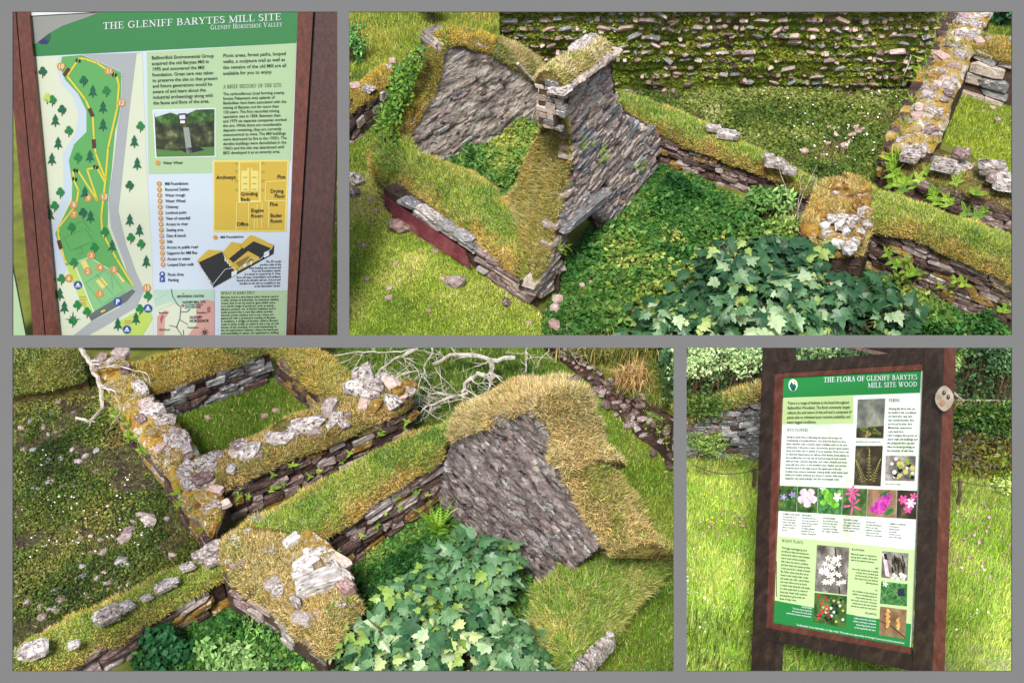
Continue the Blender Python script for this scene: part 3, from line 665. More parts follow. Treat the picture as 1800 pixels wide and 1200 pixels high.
# -- chimney with its long stone flank
cA, cB = P(946,550), P(1160,290); cu = (cB-cA); cu.z = 0; cu.normalize(); cn = cu.cross(Vector((0,0,1)))
if cn.dot(CAMP-cA) < 0: cn = -cn
chim = empty('stone_chimney', tuple((cA+cB)/2), 'square stone chimney stack with a mossy top rising from a stepped stone flank', 'chimney')
def sc(x, y): v = onplane(x, y, cA, cn); return ((v-cA).dot(cu), v.z)
flank = [(986,150),(1030,118),(1074,86),(1083,165),(1100,198),(1160,235),(1160,288),(1112,355),(1062,405),(1046,352),(986,398),(1000,412),(995,470),(946,550),(940,504),(966,450),(979,385),(1000,310),(1009,240),(988,212)]
M['chimcore'] = M['mortar']
slab('core', flank, cA-cn*.12, cn, chim, .3, 'mortar', cell=.06, disp=.02)
fill_face(chim, Vector((cA.x,cA.y,0)), cu, cn, [sc(*q) for q in flank], .085, (.14,.55), [('stone_warm',5),('stone',2),('stone_grey',1.4)], 300, miss=.02, proud=.035, thick=.26)
# stack: left side wall, cap
L0, L1 = onplane(986,150,cA,cn), onplane(988,214,cA,cn)
ln = -cu
fill_face(chim, Vector((L0.x, L0.y, 0))-cu*.03, -cn, ln, [(-.08, L1.z-.12),(.44, L1.z-.12),(.44, L0.z+.02),(-.08, L0.z+.02)], .085, (.1,.26), [('stone_warm',3),('stone_grey',2)], 60, miss=.02, proud=.015, thick=.12)
topf = [onplane(x, y, cA, cn)+Vector((0,0,.02)) for x, y in [(985,152),(1030,118),(1074,86)]]
zt = [v.z for v in topf]
turf('moss_cap', topf, [v-cn*.4+Vector((0,0,-.02)) for v in topf], chim, dens=3600, bh=.09, bulge=.17, lump=.06, colors=[(206,190,130),(216,204,156),(186,166,90),(160,156,84),(200,180,104)], seed=47, over=.03)
V = []
for v in topf: V += [v-cn*.06+Vector((0,0,L1.z-L0.z-.1)), v-cn*.06, v-cn*.36, v-cn*.36+Vector((0,0,L1.z-L0.z-.1))]
mesh('core', V, [(i*4+j, i*4+4+j, i*4+5+j, i*4+1+j) for i in range(len(topf)-1) for j in range(3)]+[(0,1,2,3), tuple((len(topf)-1)*4+j for j in (3,2,1,0))], M['mortar'], chim)
# thin capping slates under the moss
for k in range(9):
    f = k/8; a = topf[0].lerp(topf[-1], f)+Vector((0,0,-.06)); put_stone('coping', random.choice(['stone_warm','lichen','stone_warm']), basis(a, cu, cn, Vector((0,0,1)), .3, .3, .06), chim)
for f_, s_ in ((.72,.3),(.86,.24),(.93,.2),(.6,.2)):
    a = topf[0].lerp(topf[-1], f_)-cn*.3+Vector((0,0,.14)); put_stone('capstone', 'lichen', basis(a, cu, cn, Vector((0,0,1)), s_, s_*.8, .12), chim)
put_stone('rusty_plate', 'red', basis(topf[0].lerp(topf[-1], .28)+cn*.02+Vector((0,0,-.14)), cu, cn, Vector((0,0,1)), .55, .1, .05), chim)
# lintel over the flue opening and the dark recess below it
a, b = onplane(983,400,cA,cn), onplane(1047,344,cA,cn); m = (a+b)/2+cn*.03
put_stone('lintel', 'stone_grey', basis(m, (b-a).normalized(), cn, (b-a).normalized().cross(cn)*-1 if (b-a).normalized().cross(cn).z < 0 else (b-a).normalized().cross(cn), (b-a).length*1.05, .3, .13), chim)
rp = [onplane(x, y, cA-cn*.5, cn) for x, y in [(990,405),(1046,355),(1062,408),(1030,400),(1000,430)]]
# grass arm sloping up from the front corner to the stack
outer = [(940,504,.55),(966,450),(979,385),(1000,310),(1008,250),(992,216)]
o3 = [onplane(q[0], q[1], cA, cn) for q in outer]; inner = [(888,352),(898,345),(912,318),(925,275),(942,235),(962,214)]
turf('turf_cap', o3, [P(x, y, v.z-.15) for (x, y), v in zip(inner, o3)], chim, dens=3600, bh=.15, bulge=.22, colors=[(216,196,140),(206,170,98),(186,132,48),(160,148,66),(124,140,50),(206,180,118)], seed=49, nx=9, over=-.02, skirt=.03)
# little plants in the flank's joints
for k in range(16):
    x, y = random.choice([(1010,330),(1040,290),(1060,270),(985,440),(1090,260),(1075,180),(1030,250),(1120,290)]); v = onplane(x+random.uniform(-12,12), y+random.uniform(-12,12), cA, cn)
    fern(v+cn*.03, random.uniform(.1,.2), 'tiny pale fern rooted in a joint of the chimney flank', 'small ferns in the chimney joints', cn)

# -- long wall running right from the chimney, in two lengths with a ruined pillar between
wall('boundary_wall', 'grass topped rubble wall running down from the chimney to the broken pillar', 'wall', [(1160,290),(1425,378)], [(1096,197),(1150,226),(1230,258),(1300,284),(1370,312),(1425,340)], [(1086,160),(1135,172),(1240,212),(1310,252),(1370,286),(1440,318)],
     row=.1, lens=(.14,.4), mats=(('stone_dark',4),('stone',2),('mossy',1)), limit=230, seed=51, caps=0, turfkw=dict(dens=3400, bh=.12, bulge=.16, edge=True, over=.1, nx=11))
for x, y, s in ((1255,226,.3),(1278,236,.34),(1290,238,.22),(1362,286,.34),(1376,292,.26),(1352,276,.2),(1388,300,.24)):
    v = P(x, y, .95); uu = Vector((1,-.3,0)).normalized(); put_stone('capstone', 'lichen', basis(v, uu, Vector((0,0,1)).cross(uu), Vector((0,0,1)), s, s*.6, .14), bpy.data.objects['boundary_wall'])
wall('boundary_wall', 'long grassy wall continuing right from the broken pillar above damp dark stonework', 'wall', [(1530,480),(1800,604)], [(1525,385),(1560,402),(1620,415),(1650,430),(1700,452),(1740,470),(1800,500)], [(1540,328),(1580,340),(1640,362),(1680,376),(1720,392),(1760,406),(1800,420)],
     row=.09, lens=(.16,.5), mats=(('stone_dark',5),('stone',2),('mossy',1)), limit=260, seed=53, turfkw=dict(dens=3400, bh=.12, bulge=.22, edge=True, over=.12, nx=11))
# pillar with white lichen stones
pil = empty('ruined_pillar', tuple(P(1490,445)), 'broken wall pillar with white lichen stones and orange moss above the sycamore', 'pillar')
pf = [P(1405,400,.95),P(1428,425,.95),P(1470,448,.95),P(1520,440,.95)]; pb = [P(1432,335,.95),P(1470,308,.95),P(1510,316,.95),P(1560,345,.95)]
V = []
for a, b in zip(pf, pb): V += [Vector((a.x,a.y,-.2)), a, b, Vector((b.x,b.y,-.2))]
mesh('core', V, [(i*4+j, i*4+4+j, i*4+5+j, i*4+1+j) for i in range(3) for j in range(3)]+[(0,1,2,3),(15,14,13,12)], M['mortar'], pil)
turf('turf_cap', pf, pb, pil, dens=3600, bh=.12, bulge=.07, colors=[(176,120,40),(150,138,56),(206,170,100),(186,140,56),(140,132,50),(216,190,130)], seed=57, nx=9, lump=.09, base='mossy', bare=.45)
for x, y, sx, sy, a in ((1466,418,.56,.26,-.55),(1488,398,.42,.26,.5),(1478,384,.3,.24,.2),(1508,418,.34,.24,1.0),(1494,432,.4,.22,.2),(1520,372,.3,.22,.3),(1458,413,.3,.24,-.5),(1475,430,.3,.2,-.6),(1485,434,.24,.2,-.5),(1480,395,.3,.2,.7),(1466,386,.26,.2,-.3),(1500,385,.3,.2,.2),(1514,410,.24,.22,1.1),(1524,395,.22,.2,1.2),(1500,425,.26,.18,.3),(1508,360,.3,.22,.2),(1450,398,.22,.18,.4),(1496,440,.3,.18,.3),(1488,408,.2,.16,.9),(1526,375,.2,.2,.1)):
    v = P(x, y, 1.12); uu = Vector((math.cos(a), math.sin(a), .05)).normalized(); put_stone('capstone', random.choice(['white_stone','white_stone','lichen','mossy']), basis(v, uu, Vector((0,0,1)).cross(uu).normalized(), Vector((0,0,1)), sx, sy, .2), pil, True)
for a, b in ((0,1),(1,2),(2,3)):
    A_, B_ = pf[a], pf[b]; uu = (B_-A_).normalized(); nn = uu.cross(Vector((0,0,1))); nn = nn if nn.dot(CAMP-A_) > 0 else -nn
    fill_face(pil, Vector((A_.x,A_.y,0)), uu, nn, [(0,-.1),(0,.9),((B_-A_).length,.9),((B_-A_).length,-.1)], .14, (.16,.4), [('stone_dark',3),('mossy',2)], 60, proud=.06)

# -- roofless enclosure at the right
wall('enclosure_wall', 'mossy enclosure wall running away up the right side with pale capstones', 'wall', [(1562,318),(1640,95)], [(1566,262),(1582,235),(1606,180),(1632,120),(1660,70),(1692,8)], [(1640,258),(1655,232),(1676,170),(1700,112),(1722,62),(1748,8)],
     zt=1.0, row=.14, lens=(.2,.4), mats=(('stone_dark',3),('mossy',2)), limit=60, seed=61, caps=62, turfkw=dict(dens=2400, bh=.06, bulge=.12, colors=[(150,104,30),(182,140,44),(168,140,70),(120,112,46),(206,190,150)], base='mossy', bare=.7))
wall('enclosure_wall', 'front wall of the enclosure with ferns and pale boulders along its top', 'wall', [(1560,345),(1800,425)], [(1562,292),(1640,318),(1700,338),(1800,372)], [(1590,236),(1650,256),(1710,282),(1800,316)],
     row=.13, lens=(.2,.46), mats=(('stone_dark',4),('stone',2)), limit=150, seed=63, caps=16, turfkw=dict(dens=2600, bh=.09, bulge=.12, colors=[(150,110,50),(176,146,74),(120,122,50),(140,120,70),(196,160,90)], bare=.5))
wall('enclosure_wall', 'back wall of the enclosure built of large grey blocks at the right edge', 'wall', [(1688,165),(1800,196)], [(1698,88),(1740,98),(1800,112)], [(1716,52),(1760,60),(1800,70)],
     row=.24, lens=(.3,.7), mats=(('stone_warm',3),('stone_grey',2)), limit=60, seed=65, caps=6, turfkw=dict(dens=2600, bh=.12, colors=[(96,116,40),(130,130,50),(176,150,60),(150,110,40)]))
for k in range(56):
    f = random.random(); x = 1570+(1650-1570)*f; y = 300-(300-70)*f
    fern(P(x+random.uniform(-10,4), y+random.uniform(-4,10), random.uniform(.55,.95)), random.uniform(.22,.36), 'bright green fern hanging off the shaded side of the enclosure wall', 'ferns on the enclosure wall', Vector((-.9,-.2,.1)))
for k in range(38):
    f = random.random()**1.4; v = P(1566+190*f, 300+66*f+random.uniform(-24,30), random.uniform(.35,.8))
    fern(v, random.uniform(.2,.36), 'pale fern sprouting from the front wall of the enclosure', 'ferns on the enclosure front wall', Vector((-.3,-.8,.2)))
for k in range(44):
    f = random.random(); v = P(1560+230*f, 440+98*f+random.uniform(-14,26), random.uniform(.25,.75))
    fern(v, random.uniform(.16,.3), 'small yellow fern growing under the grass lip of the long wall', 'ferns under the long wall lip', Vector((-.3,-.9,.2)))
for x, y, s in ((1590,252,.35),(1608,262,.42),(1660,290,.4),(1690,270,.3),(1745,296,.5),(1775,320,.5),(1600,275,.34),(1752,312,.3)):
    uu = Vector((1,-.4,.1)).normalized(); put_stone('capstone', 'lichen' if s > .33 else 'stone', basis(P(x, y, 1.0), uu, Vector((0,0,1)).cross(uu).normalized(), Vector((0,0,1)), s, s*.7, s*.5), bpy.data.objects['enclosure_wall.001'])

# -- steep stone faced bank across the top
bank = empty('stone_bank', tuple(P(1300,90)), 'steep bank faced with broken courses of pinkish stones across the back of the field', 'bank')
y0, y1, zt_ = P(1300,158).y, P(1300,8,2.3).y, 2.3
def bsurf(x, f):
    st = np.floor(np.asarray(f)*11)/11*.7+np.asarray(f)*.3
    return y0+(y1-y0)*np.asarray(f)+(fbm(np.asarray(x)*.8, np.asarray(f)*3, 70)-.5)*.25, st*zt_+(fbm(np.asarray(x)*1.6, np.asarray(f)*9, 71)-.5)*.16-.03
NX, NY = 150, 56; gx, gf = np.meshgrid(np.linspace(P(880,90).x, P(1705,90).x, NX), np.linspace(-.04, 1.25, NY), indexing='ij')
gy, gzz = bsurf(gx, gf); gzz = np.where(gf > 1.05, 2.25, gzz)
i2 = np.arange(NX*NY).reshape(NX, NY); T4 = np.stack([i2[:-1,:-1], i2[1:,:-1], i2[1:,1:], i2[:-1,1:]], -1).reshape(-1,4)
wa_, wb_ = P(1566,262,1.), P(1692,8,1.); wx = lambda y: wa_.x+(wb_.x-wa_.x)*(y-wa_.y)/(wb_.y-wa_.y)-.12
BV = np.stack([gx, gy, gzz], -1).reshape(-1,3); T4 = T4[(BV[T4[:,1],0] < wx(BV[T4[:,1],1])) & (BV[T4[:,2],0] < wx(BV[T4[:,2],1]))]; npmesh('terrace', BV, T4, None, M['lawnsoil'], bank, nper=4)
BT = np.concatenate([T4[:,:3], T4[:,[0,2,3]]]); p, nr = on_tris(BV, BT, int(area(BV, BT)*4200))
kk = fbm(p[:,0]*1.6, p[:,2]*5, 73) > .34; p = p[kk]
mix = fbm(p[:,0]*1.4, p[:,1]*1.4, 72)*1.4-.2+RNG.normal(0,.14,len(p)); blades('bank_grass', p, .085, .014, pal([(62,92,30),(92,120,38),(124,138,48),(146,136,64)], len(p), mix)*1.5, .9, bank)
p, nr = on_tris(BV, BT, int(area(BV, BT)*1300)); kk = fbm(p[:,0]*1.3, p[:,2]*4, 79) > .45; p = p[kk]+np.array([0,-.03,.03]); leaves('bank_moss', p, .085, pal([(66,92,30),(96,118,40),(130,136,50),(110,84,40)], len(p))*1.4, np.array([0,-.5,.7]), .6, bank)
cand = []
for rowi in range(17):
    f = (rowi+.5)/17; x = P(885,90).x
    while x < P(1690,90).x:
        l = random.choice([.07,.09,.11,.14,.18,.27])*random.uniform(.8,1.3); ff = f+random.gauss(0,.026)
        if fbm(x*.9, f*6, 74)+.24*f-random.random()*.26 > .4 and x < wx(float(bsurf(x, ff)[0]))-.1: cand.append((x+l/2, ff, l))
        x += l*random.uniform(1.05,1.9)
random.shuffle(cand); cand.sort(key=lambda q: -q[2]); extra = {}
for i, (x, f, l) in enumerate(cand):
    yy, zz = bsurf(x, f); a = random.gauss(0,.22); uu = Vector((math.cos(a), random.gauss(0,.2), math.sin(a))).normalized(); nn = Vector((0,-.8,.6)); nn = (nn-uu*nn.dot(uu)).normalized(); m = random.choice(['stone_pink','stone','stone_dark','stone','stone_pink','stone_grey'])
    mt = basis(Vector((x, float(yy)-.03, float(zz)+.03)), uu, nn, uu.cross(nn)*-1, l, l*.6, random.uniform(.06,.12))
    if i < 300: put_stone('stone', m, mt, bank, random.random() < .7)
    else: extra.setdefault(m, []).append(mt)
for m, q in extra.items(): merge_stones('stonework', m, q, bank)

# -- mossy walls at the far left
wall('side_wall', 'low moss covered wall at the left edge of the ruin with orange moss', 'wall', [(600,262),(700,190)], [(600,205),(640,178),(672,158),(690,140)], [(600,160),(630,140),(660,118),(690,100)], row=.16, lens=(.2,.5), mats=(('stone',3),('stone_dark',2)), limit=60, seed=81, caps=8, turfkw=dict(dens=2600, bh=.06, colors=MOSS))
shrub('leafy_bush', 'light green leafy bush at the top left beyond the mossy wall', 'bush', P(622,110)+Vector((0,0,.5)), (.35,.35,.6), 500, .12, [(60,110,50),(100,150,80),(140,176,110)], seed=5)
shrub('leafy_bush', 'small bush growing behind the crest of the gable wall', 'bush', P(760,40)+Vector((0,0,.5)), (.6,.35,.45), 500, .1, [(60,96,36),(96,126,50),(140,150,80)], seed=6)
shrub('leafy_bush', 'dark green bush in the top right corner behind the enclosure back wall', 'bush', P(1765,45)+Vector((0,0,.5)), (.8,.5,.6), 1300, .12, [(34,72,46),(60,104,66),(100,140,96)], seed=77)
lawn('far_grass', [(1700,5),(1810,5),(1810,80),(1710,70)], 1500, .12, [(70,98,30),(98,122,36),(130,140,50)], seed=78)
# bare saplings in front of the pillar and thorny sticks over the gable
paths = []
for k in range(6): 
    b = P(1400+random.uniform(-12,16), 390+random.uniform(-5,10)); paths.append(wiggle(b, b+Vector((random.gauss(0,.2), random.gauss(0,.1), random.uniform(.9,1.5))), .014, .005, 6, .1))
V, Fq = tubes(paths, 4); tag(mesh('bare_sapling', V, Fq, M['bark']), 'thin bare stems standing against the wall left of the broken pillar', 'sapling')
paths = []; a = onplane(905,108,gA,gn)+gn*.1; b = onplane(945,145,gA,gn)+gn*.15; twigs(wiggle(a, b, .035, .02, 5, .05), 1, .7, paths); twigs(wiggle(b, onplane(966,198,gA,gn)+gn*.2, .02, .008, 5, .05), 1, .3, paths)
V, Fq = tubes(paths, 5); tag(mesh('dead_branch', V, Fq, M['bark']), 'pale dead branch lying over the right shoulder of the gable wall', 'branch')
paths = []; t = P(1608,12,1.2)
for e in ((1560,85),(1640,78),(1578,118),(1520,85)):
    m_ = P(1598,45,1.1); twigs(wiggle(m_, P(*e, 1.0), .022, .007, 6, .14), 1, .5, paths)
paths.append(wiggle(t, P(1598,45,1.1), .035, .024, 4, .05)); V, Fq = tubes(paths, 5); tag(mesh('dead_branch', V, Fq, M['bark']), 'white forked dead branch hanging in front of the stone bank', 'branch')

# -- loose stones on the lawn and in the field
def loose(lst, label, group, mat, jitter=0, z=0.):
    for x, y, s in lst:
        a = random.uniform(0,3.1); uu = Vector((math.cos(a), math.sin(a), random.gauss(0,.15))).normalized(); nn = Vector((0,0,1)).cross(uu).normalized(); v = P(x, y, z)
        v.z += float(gz(v.x, v.y))
        o = put_stone('loose_stone', mat or random.choice(['stone','stone_pink','stone_grey','stone']), basis(v+Vector((0,0,s*.18)), uu, nn, uu.cross(nn), s, s*random.uniform(.6,.85), s*random.uniform(.45,.65))); tag(o, label, 'stone', group)
loose([(706,405,.5)], 'pinkish boulder lying against the red slats of the front wall', None, 'stone_pink')
loose([(800,500,.42)], 'large purple stone lying alone on the lawn before the front wall', None, 'stone')
loose([(890,535,.26)], 'small purple stone on the lawn left of the front wall corner', None, 'stone')
loose([(626,322,.42)], 'pale flat boulder at the left edge beside the grassy bank', None, 'lichen')
loose([(622,345,.36)], 'purple boulder below the pale one at the left edge of the lawn', None, 'stone')
loose([(x, y, s) for x, y, s in ((778,490,.12),(703,498,.1),(685,508,.13),(684,525,.16),(755,547,.13),(695,465,.13),(645,492,.16),(640,435,.14),(634,430,.1),(765,445,.15),(740,440,.1),(930,570,.14),(650,355,.16),(662,372,.15))], 'little pale stone half sunk in the lawn of the chimney ruin', 'small stones in the lawn', 'stone_pink')
loose([(980,530,.3),(974,545,.26),(1010,560,.28),(975,575,.3),(1002,582,.24),(1022,450,.16),(1030,458,.16),(1036,465,.16),(1030,475,.13),(1045,480,.13),(1038,500,.14),(1022,505,.15)], 'fallen stone in the nettles beside the front wall corner', 'fallen stones by the wall corner', 'stone_pink')
loose([(1046,540,.2),(1058,520,.16),(1142,374,.2),(1350,448,.26),(1100,470,.14)], 'single pale stone showing through the nettles of the chimney yard', 'stones in the nettles', 'lichen')
rr = random.Random(9)
loose([(1400+120*rr.random(), 225+75*rr.random(), rr.uniform(.1,.26)) for _ in range(26)], 'pink stone lying in the herbs left of the enclosure wall', 'stones strewn by the enclosure', 'stone_pink')
loose([(1130+400*rr.random(), 165+110*rr.random(), rr.uniform(.08,.16)) for _ in range(26)], 'small stone lying in the field between bank and long wall', 'stones strewn in the field', 'stone_pink')
loose([(1745,190,.16),(1752,215,.22),(1728,196,.12)], 'stone lying on the lawn inside the enclosure', 'stones inside the upper enclosure', 'stone_pink')
# -- elder shrubs and the sycamore
shrub('elder_shrub', 'light green elder shrub beside the long wall above the sycamore', 'shrub', P(1345,385)+Vector((0,0,.4)), (.6,.5,.5), 700, .13, [(70,116,50),(110,150,80),(156,186,110)], seed=8, asp=.4)
shrub('elder_shrub', 'yellow green elder shrub touching the left side of the pillar', 'shrub', P(1385,425)+Vector((0,0,.3)), (.5,.4,.35), 500, .13, [(80,116,40),(120,146,70),(166,180,110)], seed=9, asp=.4)
def below(px0, py0): return lambda p: True
sycamore('broad sycamore bush with pale young leaf tips in front of the broken pillar', [(P(1360,545,.85), (1.5,.8,.95), 5), (P(1215,560,.65), (.9,.55,.65), 2.4), (P(1530,550,.65), (.75,.6,.65), 2.2), (P(1340,455,1.1), (1.15,.4,.5), 2.8)], 1700, .27, 3, keep=lambda p: pix([p])[0][1] < 640)
tag(leaves('lady_mantle', np.array(P(1600,436,.65))+RNG.normal(0,.12,(60,3)), .14, pal([(96,150,30),(130,176,50)], 60), None, .4, kind=None, asp=.8), 'bright lime green clump growing under the lip of the long wall', 'plant')
tag(leaves('thistle', np.array(P(1675,412,.95))+RNG.normal(0,.1,(120,3)), .16, pal([(70,100,70),(110,136,100)], 120), None, .8, kind=None, asp=.2), 'bluish thistle rosette on top of the long grassy wall', 'plant')
# ================================================================== lower ruin: diagonal wall, gable, enclosure, stream
lawn('field_grass', [(10,1190),(10,660),(190,640),(380,960),(360,990),(40,1150)], 3000, .07, [(50,62,26),(72,86,32),(98,108,42),(128,126,60)], seed=6, w=.011, hole=.43, lean=1.)
patch('field_soil', [(5,1195),(5,655),(190,640),(385,965),(360,1000),(40,1165)], 'darksoil', seed=5)
lawn('lawn_grass', [(860,606),(960,606),(1200,830),(1200,1190),(1000,1190),(1140,1000),(1090,830),(1020,680)], 4200, .07, [(70,108,28),(92,132,34),(118,146,42),(138,150,60)], seed=7, w=.012)
lawn('bank_grass', [(990,606),(1200,606),(1200,740),(1100,700)], 3000, .16, [(66,92,32),(96,120,40),(128,132,54),(160,132,76)], seed=8, w=.013)
lawn('enclosure_grass', [(290,720),(465,650),(570,720),(345,810)], 4200, .06, [(74,112,28),(98,134,36),(122,142,46)], seed=9, w=.012)
lawn('rough_grass', [(590,606),(870,606),(1000,680),(800,740),(720,760),(600,650)], 2200, .12, [(52,90,30),(78,116,38),(110,136,54)], seed=10)
cover('herb_cover', [(15,1170),(15,700),(200,700),(360,930),(350,985),(60,1120)], 2600, .046, [(40,56,22),(62,82,30),(90,106,42),(126,124,62),(110,90,56)], 91, h=.1, keep=.4)
cover('nettle_cover', [(600,1185),(600,1050),(690,990),(775,925),(860,975),(965,1065),(920,1090),(900,1185)], 3600, .075, NETTLE, 92, h=.4)
cover('nettle_cover', [(560,1185),(560,1030),(690,940),(775,880),(860,945),(965,1035),(920,1090),(900,1185)], 2600, .065, NETTLE, 95, h=.08)
cover('nettle_cover', [(230,1190),(250,1120),(370,1040),(540,1110),(620,1185)], 3200, .08, NETTLE, 93, h=.4)
p = in_ground(gpoly((20,900),(230,840),(280,960),(60,1010)), 30, .12); leaves('white_flowers', p, .026, pal([(235,235,225),(250,250,245)], len(p)), None, .3, asp=.9)
p = in_ground(gpoly((20,760),(150,830),(20,880)), 12, .12); leaves('white_flowers', p, .024, pal([(235,235,225),(250,250,245)], len(p)), None, .3, asp=.9)

# -- gable with the great rough face
hA, hB = P(772,893), P(972,1045); hu = (hB-hA); hu.z = 0; hu.normalize(); hn = hu.cross(Vector((0,0,1)))
if hn.dot(CAMP-hA) < 0: hn = -hn
gab = empty('gable_wall', tuple((hA+hB)/2), 'tall gable wall with a dark rough face under a thick straw coloured grass crest', 'wall'); gab['kind'] = 'thing'
face_px = [(798,752),(835,742),(880,728),(915,714),(950,708),(958,745),(968,780),(998,818),(1004,872),(1024,895),(1042,918),(1062,956),(1015,992),(968,1036),(930,1022),(880,985),(825,935),(770,895),(772,870),(786,800)]
slab('rubble_face', face_px, hA, hn, gab, .7, 'rubble2', cell=.026, disp=.04, strat=-.45, seed=14)
gq = [((onplane(x, y, hA, hn)-hA).dot(hu), onplane(x, y, hA, hn).z) for x, y in face_px]
fill_face(gab, Vector((hA.x,hA.y,0)), hu, hn, gq, .06, (.05,.16), [('stone_grey',3),('stone_warm',1),('stone',2)], 220, miss=.86, proud=.015, tilt=-.5, thick=.1)
STRAW = [(150,112,50),(190,154,84),(216,192,136),(206,180,110),(160,148,70),(224,204,156),(176,156,80)]
def crest(inner, outer, drop, parent, **kw):
    tf = resample([onplane(x, y, hA, hn) for x, y in inner], 26); tb = resample([Vector((x, y, 0)) for x, y in outer], 26)
    return turf('turf_cap', tf, [P(q.x, q.y, max(.1, f.z-drop+.1))-Vector((0,0,.1)) for q, f in zip(tb, tf)], parent, **kw)
crest([(795,762),(835,748),(880,734),(915,720),(950,712),(958,748),(970,784),(998,818),(1004,834)], [(812,735),(838,702),(902,670),(965,660),(1003,666),(1026,690),(1054,737),(1070,770),(1093,808)], .1, gab, dens=5200, bh=.13, bw=.012, bulge=.22, lump=.12, rag=.12, colors=STRAW, seed=101, nx=10, over=.03)
crest([(996,835),(1006,868),(1022,892),(1040,915),(1062,956),(1066,975)], [(1080,815),(1096,836),(1116,856),(1132,893),(1150,928),(1184,968)], .15, gab, dens=5000, bh=.11, bw=.012, bulge=.22, lump=.12, rag=.12, colors=[(196,160,90),(214,186,124),(150,140,60),(118,134,48),(176,150,80),(104,132,46)], seed=102, nx=10, over=.02)
tag(blades('grass_tuft', np.array(P(1045,790,1.75))+RNG.normal(0,.05,(160,3)), .34, .014, pal([(70,104,30),(104,130,44)], 160), .9, kind=None, two=True), 'dark green grass tuft on the straw coloured gable crest', 'grass tuft')

# -- grassy mound in front of the gable with its pale edge stones
mnd = empty('grassy_mound', tuple(P(1020,1080)), 'rounded grass grown wall end sloping down in front of the gable', 'wall'); mnd['kind'] = 'thing'
tf = [P(905,1100,.35),P(950,1130,.45),P(1008,1150,.45),P(1030,1165,.4)]; tb = [P(968,1030,.5),P(1062,965,.6),P(1150,935,.6),P(1190,985,.5)]
turf('turf_cap', [P(1004,1190,.45),P(930,1095,.5),P(952,1030,.6),P(1008,985,.65),P(1048,950,.7),P(1105,925,.65)], [P(1012,1185,.45),P(1076,1118,.5),P(1106,1078,.5),P(1142,1032,.5),P(1168,1002,.5),P(1195,985,.5)], mnd, byidx=True, dens=5200, bh=.2, bw=.012, bulge=.2, colors=[(190,176,92),(150,160,64),(110,146,42),(94,138,38),(132,154,54),(176,166,84)], seed=104, nx=14)
a, b = P(1014,1186,.66), P(1078,1122,.7); uu = (b-a).normalized(); up = Vector((0,0,1)); nn = uu.cross(up).normalized()
for k in range(7): f = (k+.5)/7; put_stone('edge_stone', 'lichen', basis(a.lerp(b, f), uu, nn, up, (b-a).length/7*.98, .2*(1-.5*f), .3), mnd)

# -- diagonal grass topped wall and its broad end block
DCOL = [(206,160,80),(196,146,66),(120,146,44),(92,140,38),(114,146,48),(160,146,62),(200,152,72)]
wall('diagonal_wall', 'diagonal wall under a green and gold grass strip running up to the dark gable', 'wall', [(560,1030),(776,888)], [(545,952),(600,915),(640,886),(700,842),(740,818),(782,796)], [(420,925),(470,898),(560,846),(650,798),(725,756),(800,732)],
     row=.085, lens=(.14,.5), mats=(('stone',4),('stone_dark',3),('mossy',1)), limit=200, seed=111, turfkw=dict(dens=5000, bh=.1, bw=.011, bulge=.16, edge=True, over=.08, nx=11))
blk = empty('ruined_pillar', tuple(P(530,1030)), 'broad broken wall end with white boulders and orange moss between the bushes', 'pillar')
pf = [P(392,1012,.8),P(430,1036,.8),P(478,1062,.8),P(520,1110,.75),P(572,1150,.7),P(628,1072,.75)]; pb = [P(388,958,.85),P(455,904,.9),P(520,918,.9),P(560,950,.9),P(600,1000,.85),P(634,1072,.8)]
V = []
for a, b in zip(pf, pb): V += [Vector((a.x,a.y,-.2)), a-Vector((0,0,.04)), b-Vector((0,0,.04)), Vector((b.x,b.y,-.2))]
mesh('core', V, [(i*4+j, i*4+4+j, i*4+5+j, i*4+1+j) for i in range(5) for j in range(3)]+[(0,1,2,3),(23,22,21,20)], M['mortar'], blk)
turf('turf_cap', pf, pb, blk, dens=5000, bh=.11, bw=.011, bulge=.14, colors=[(140,132,54),(196,160,84),(216,196,140),(178,128,50),(150,142,64),(216,200,150),(176,120,48),(120,132,52)], seed=113, bare=.25, nx=12)
for x, y, sx, sy, a, m in ((562,1022,.62,.26,.42,'white_stone'),(540,990,.34,.2,.9,'white_stone'),(534,1010,.26,.2,-.2,'white_stone'),(556,972,.3,.2,.3,'white_stone'),(590,985,.42,.16,-.7,'stone_warm'),(598,1005,.4,.14,-.8,'lichen'),(516,952,.26,.16,.8,'white_stone'),(552,956,.36,.24,-.7,'mossy'),(606,1030,.26,.18,-.9,'stone_pink'),(520,1058,.16,.1,-.9,'lichen'),(575,975,.3,.2,-.8,'mossy')):
    v = P(x, y, .98); uu = Vector((math.cos(a), math.sin(a), .04)).normalized(); put_stone('capstone', m, basis(v, uu, Vector((0,0,1)).cross(uu).normalized(), Vector((0,0,1)), sx, sy, .16), blk)
for k in range(26):
    v = pf[k % 5].lerp(pb[k % 5], random.uniform(.1,.9)).lerp(pf[k % 5+1].lerp(pb[k % 5+1], random.uniform(.1,.9)), random.random())+Vector((0,0,.1)); a = random.uniform(0,3); uu = Vector((math.cos(a), math.sin(a), random.gauss(0,.1))).normalized(); nn = Vector((0,0,1)).cross(uu).normalized(); s = random.uniform(.1,.24)
    put_stone('capstone', random.choice(['mossy','stone_pink','lichen','mossy','stone']), basis(v, uu, nn, uu.cross(nn), s, s*.7, s*.45), blk)
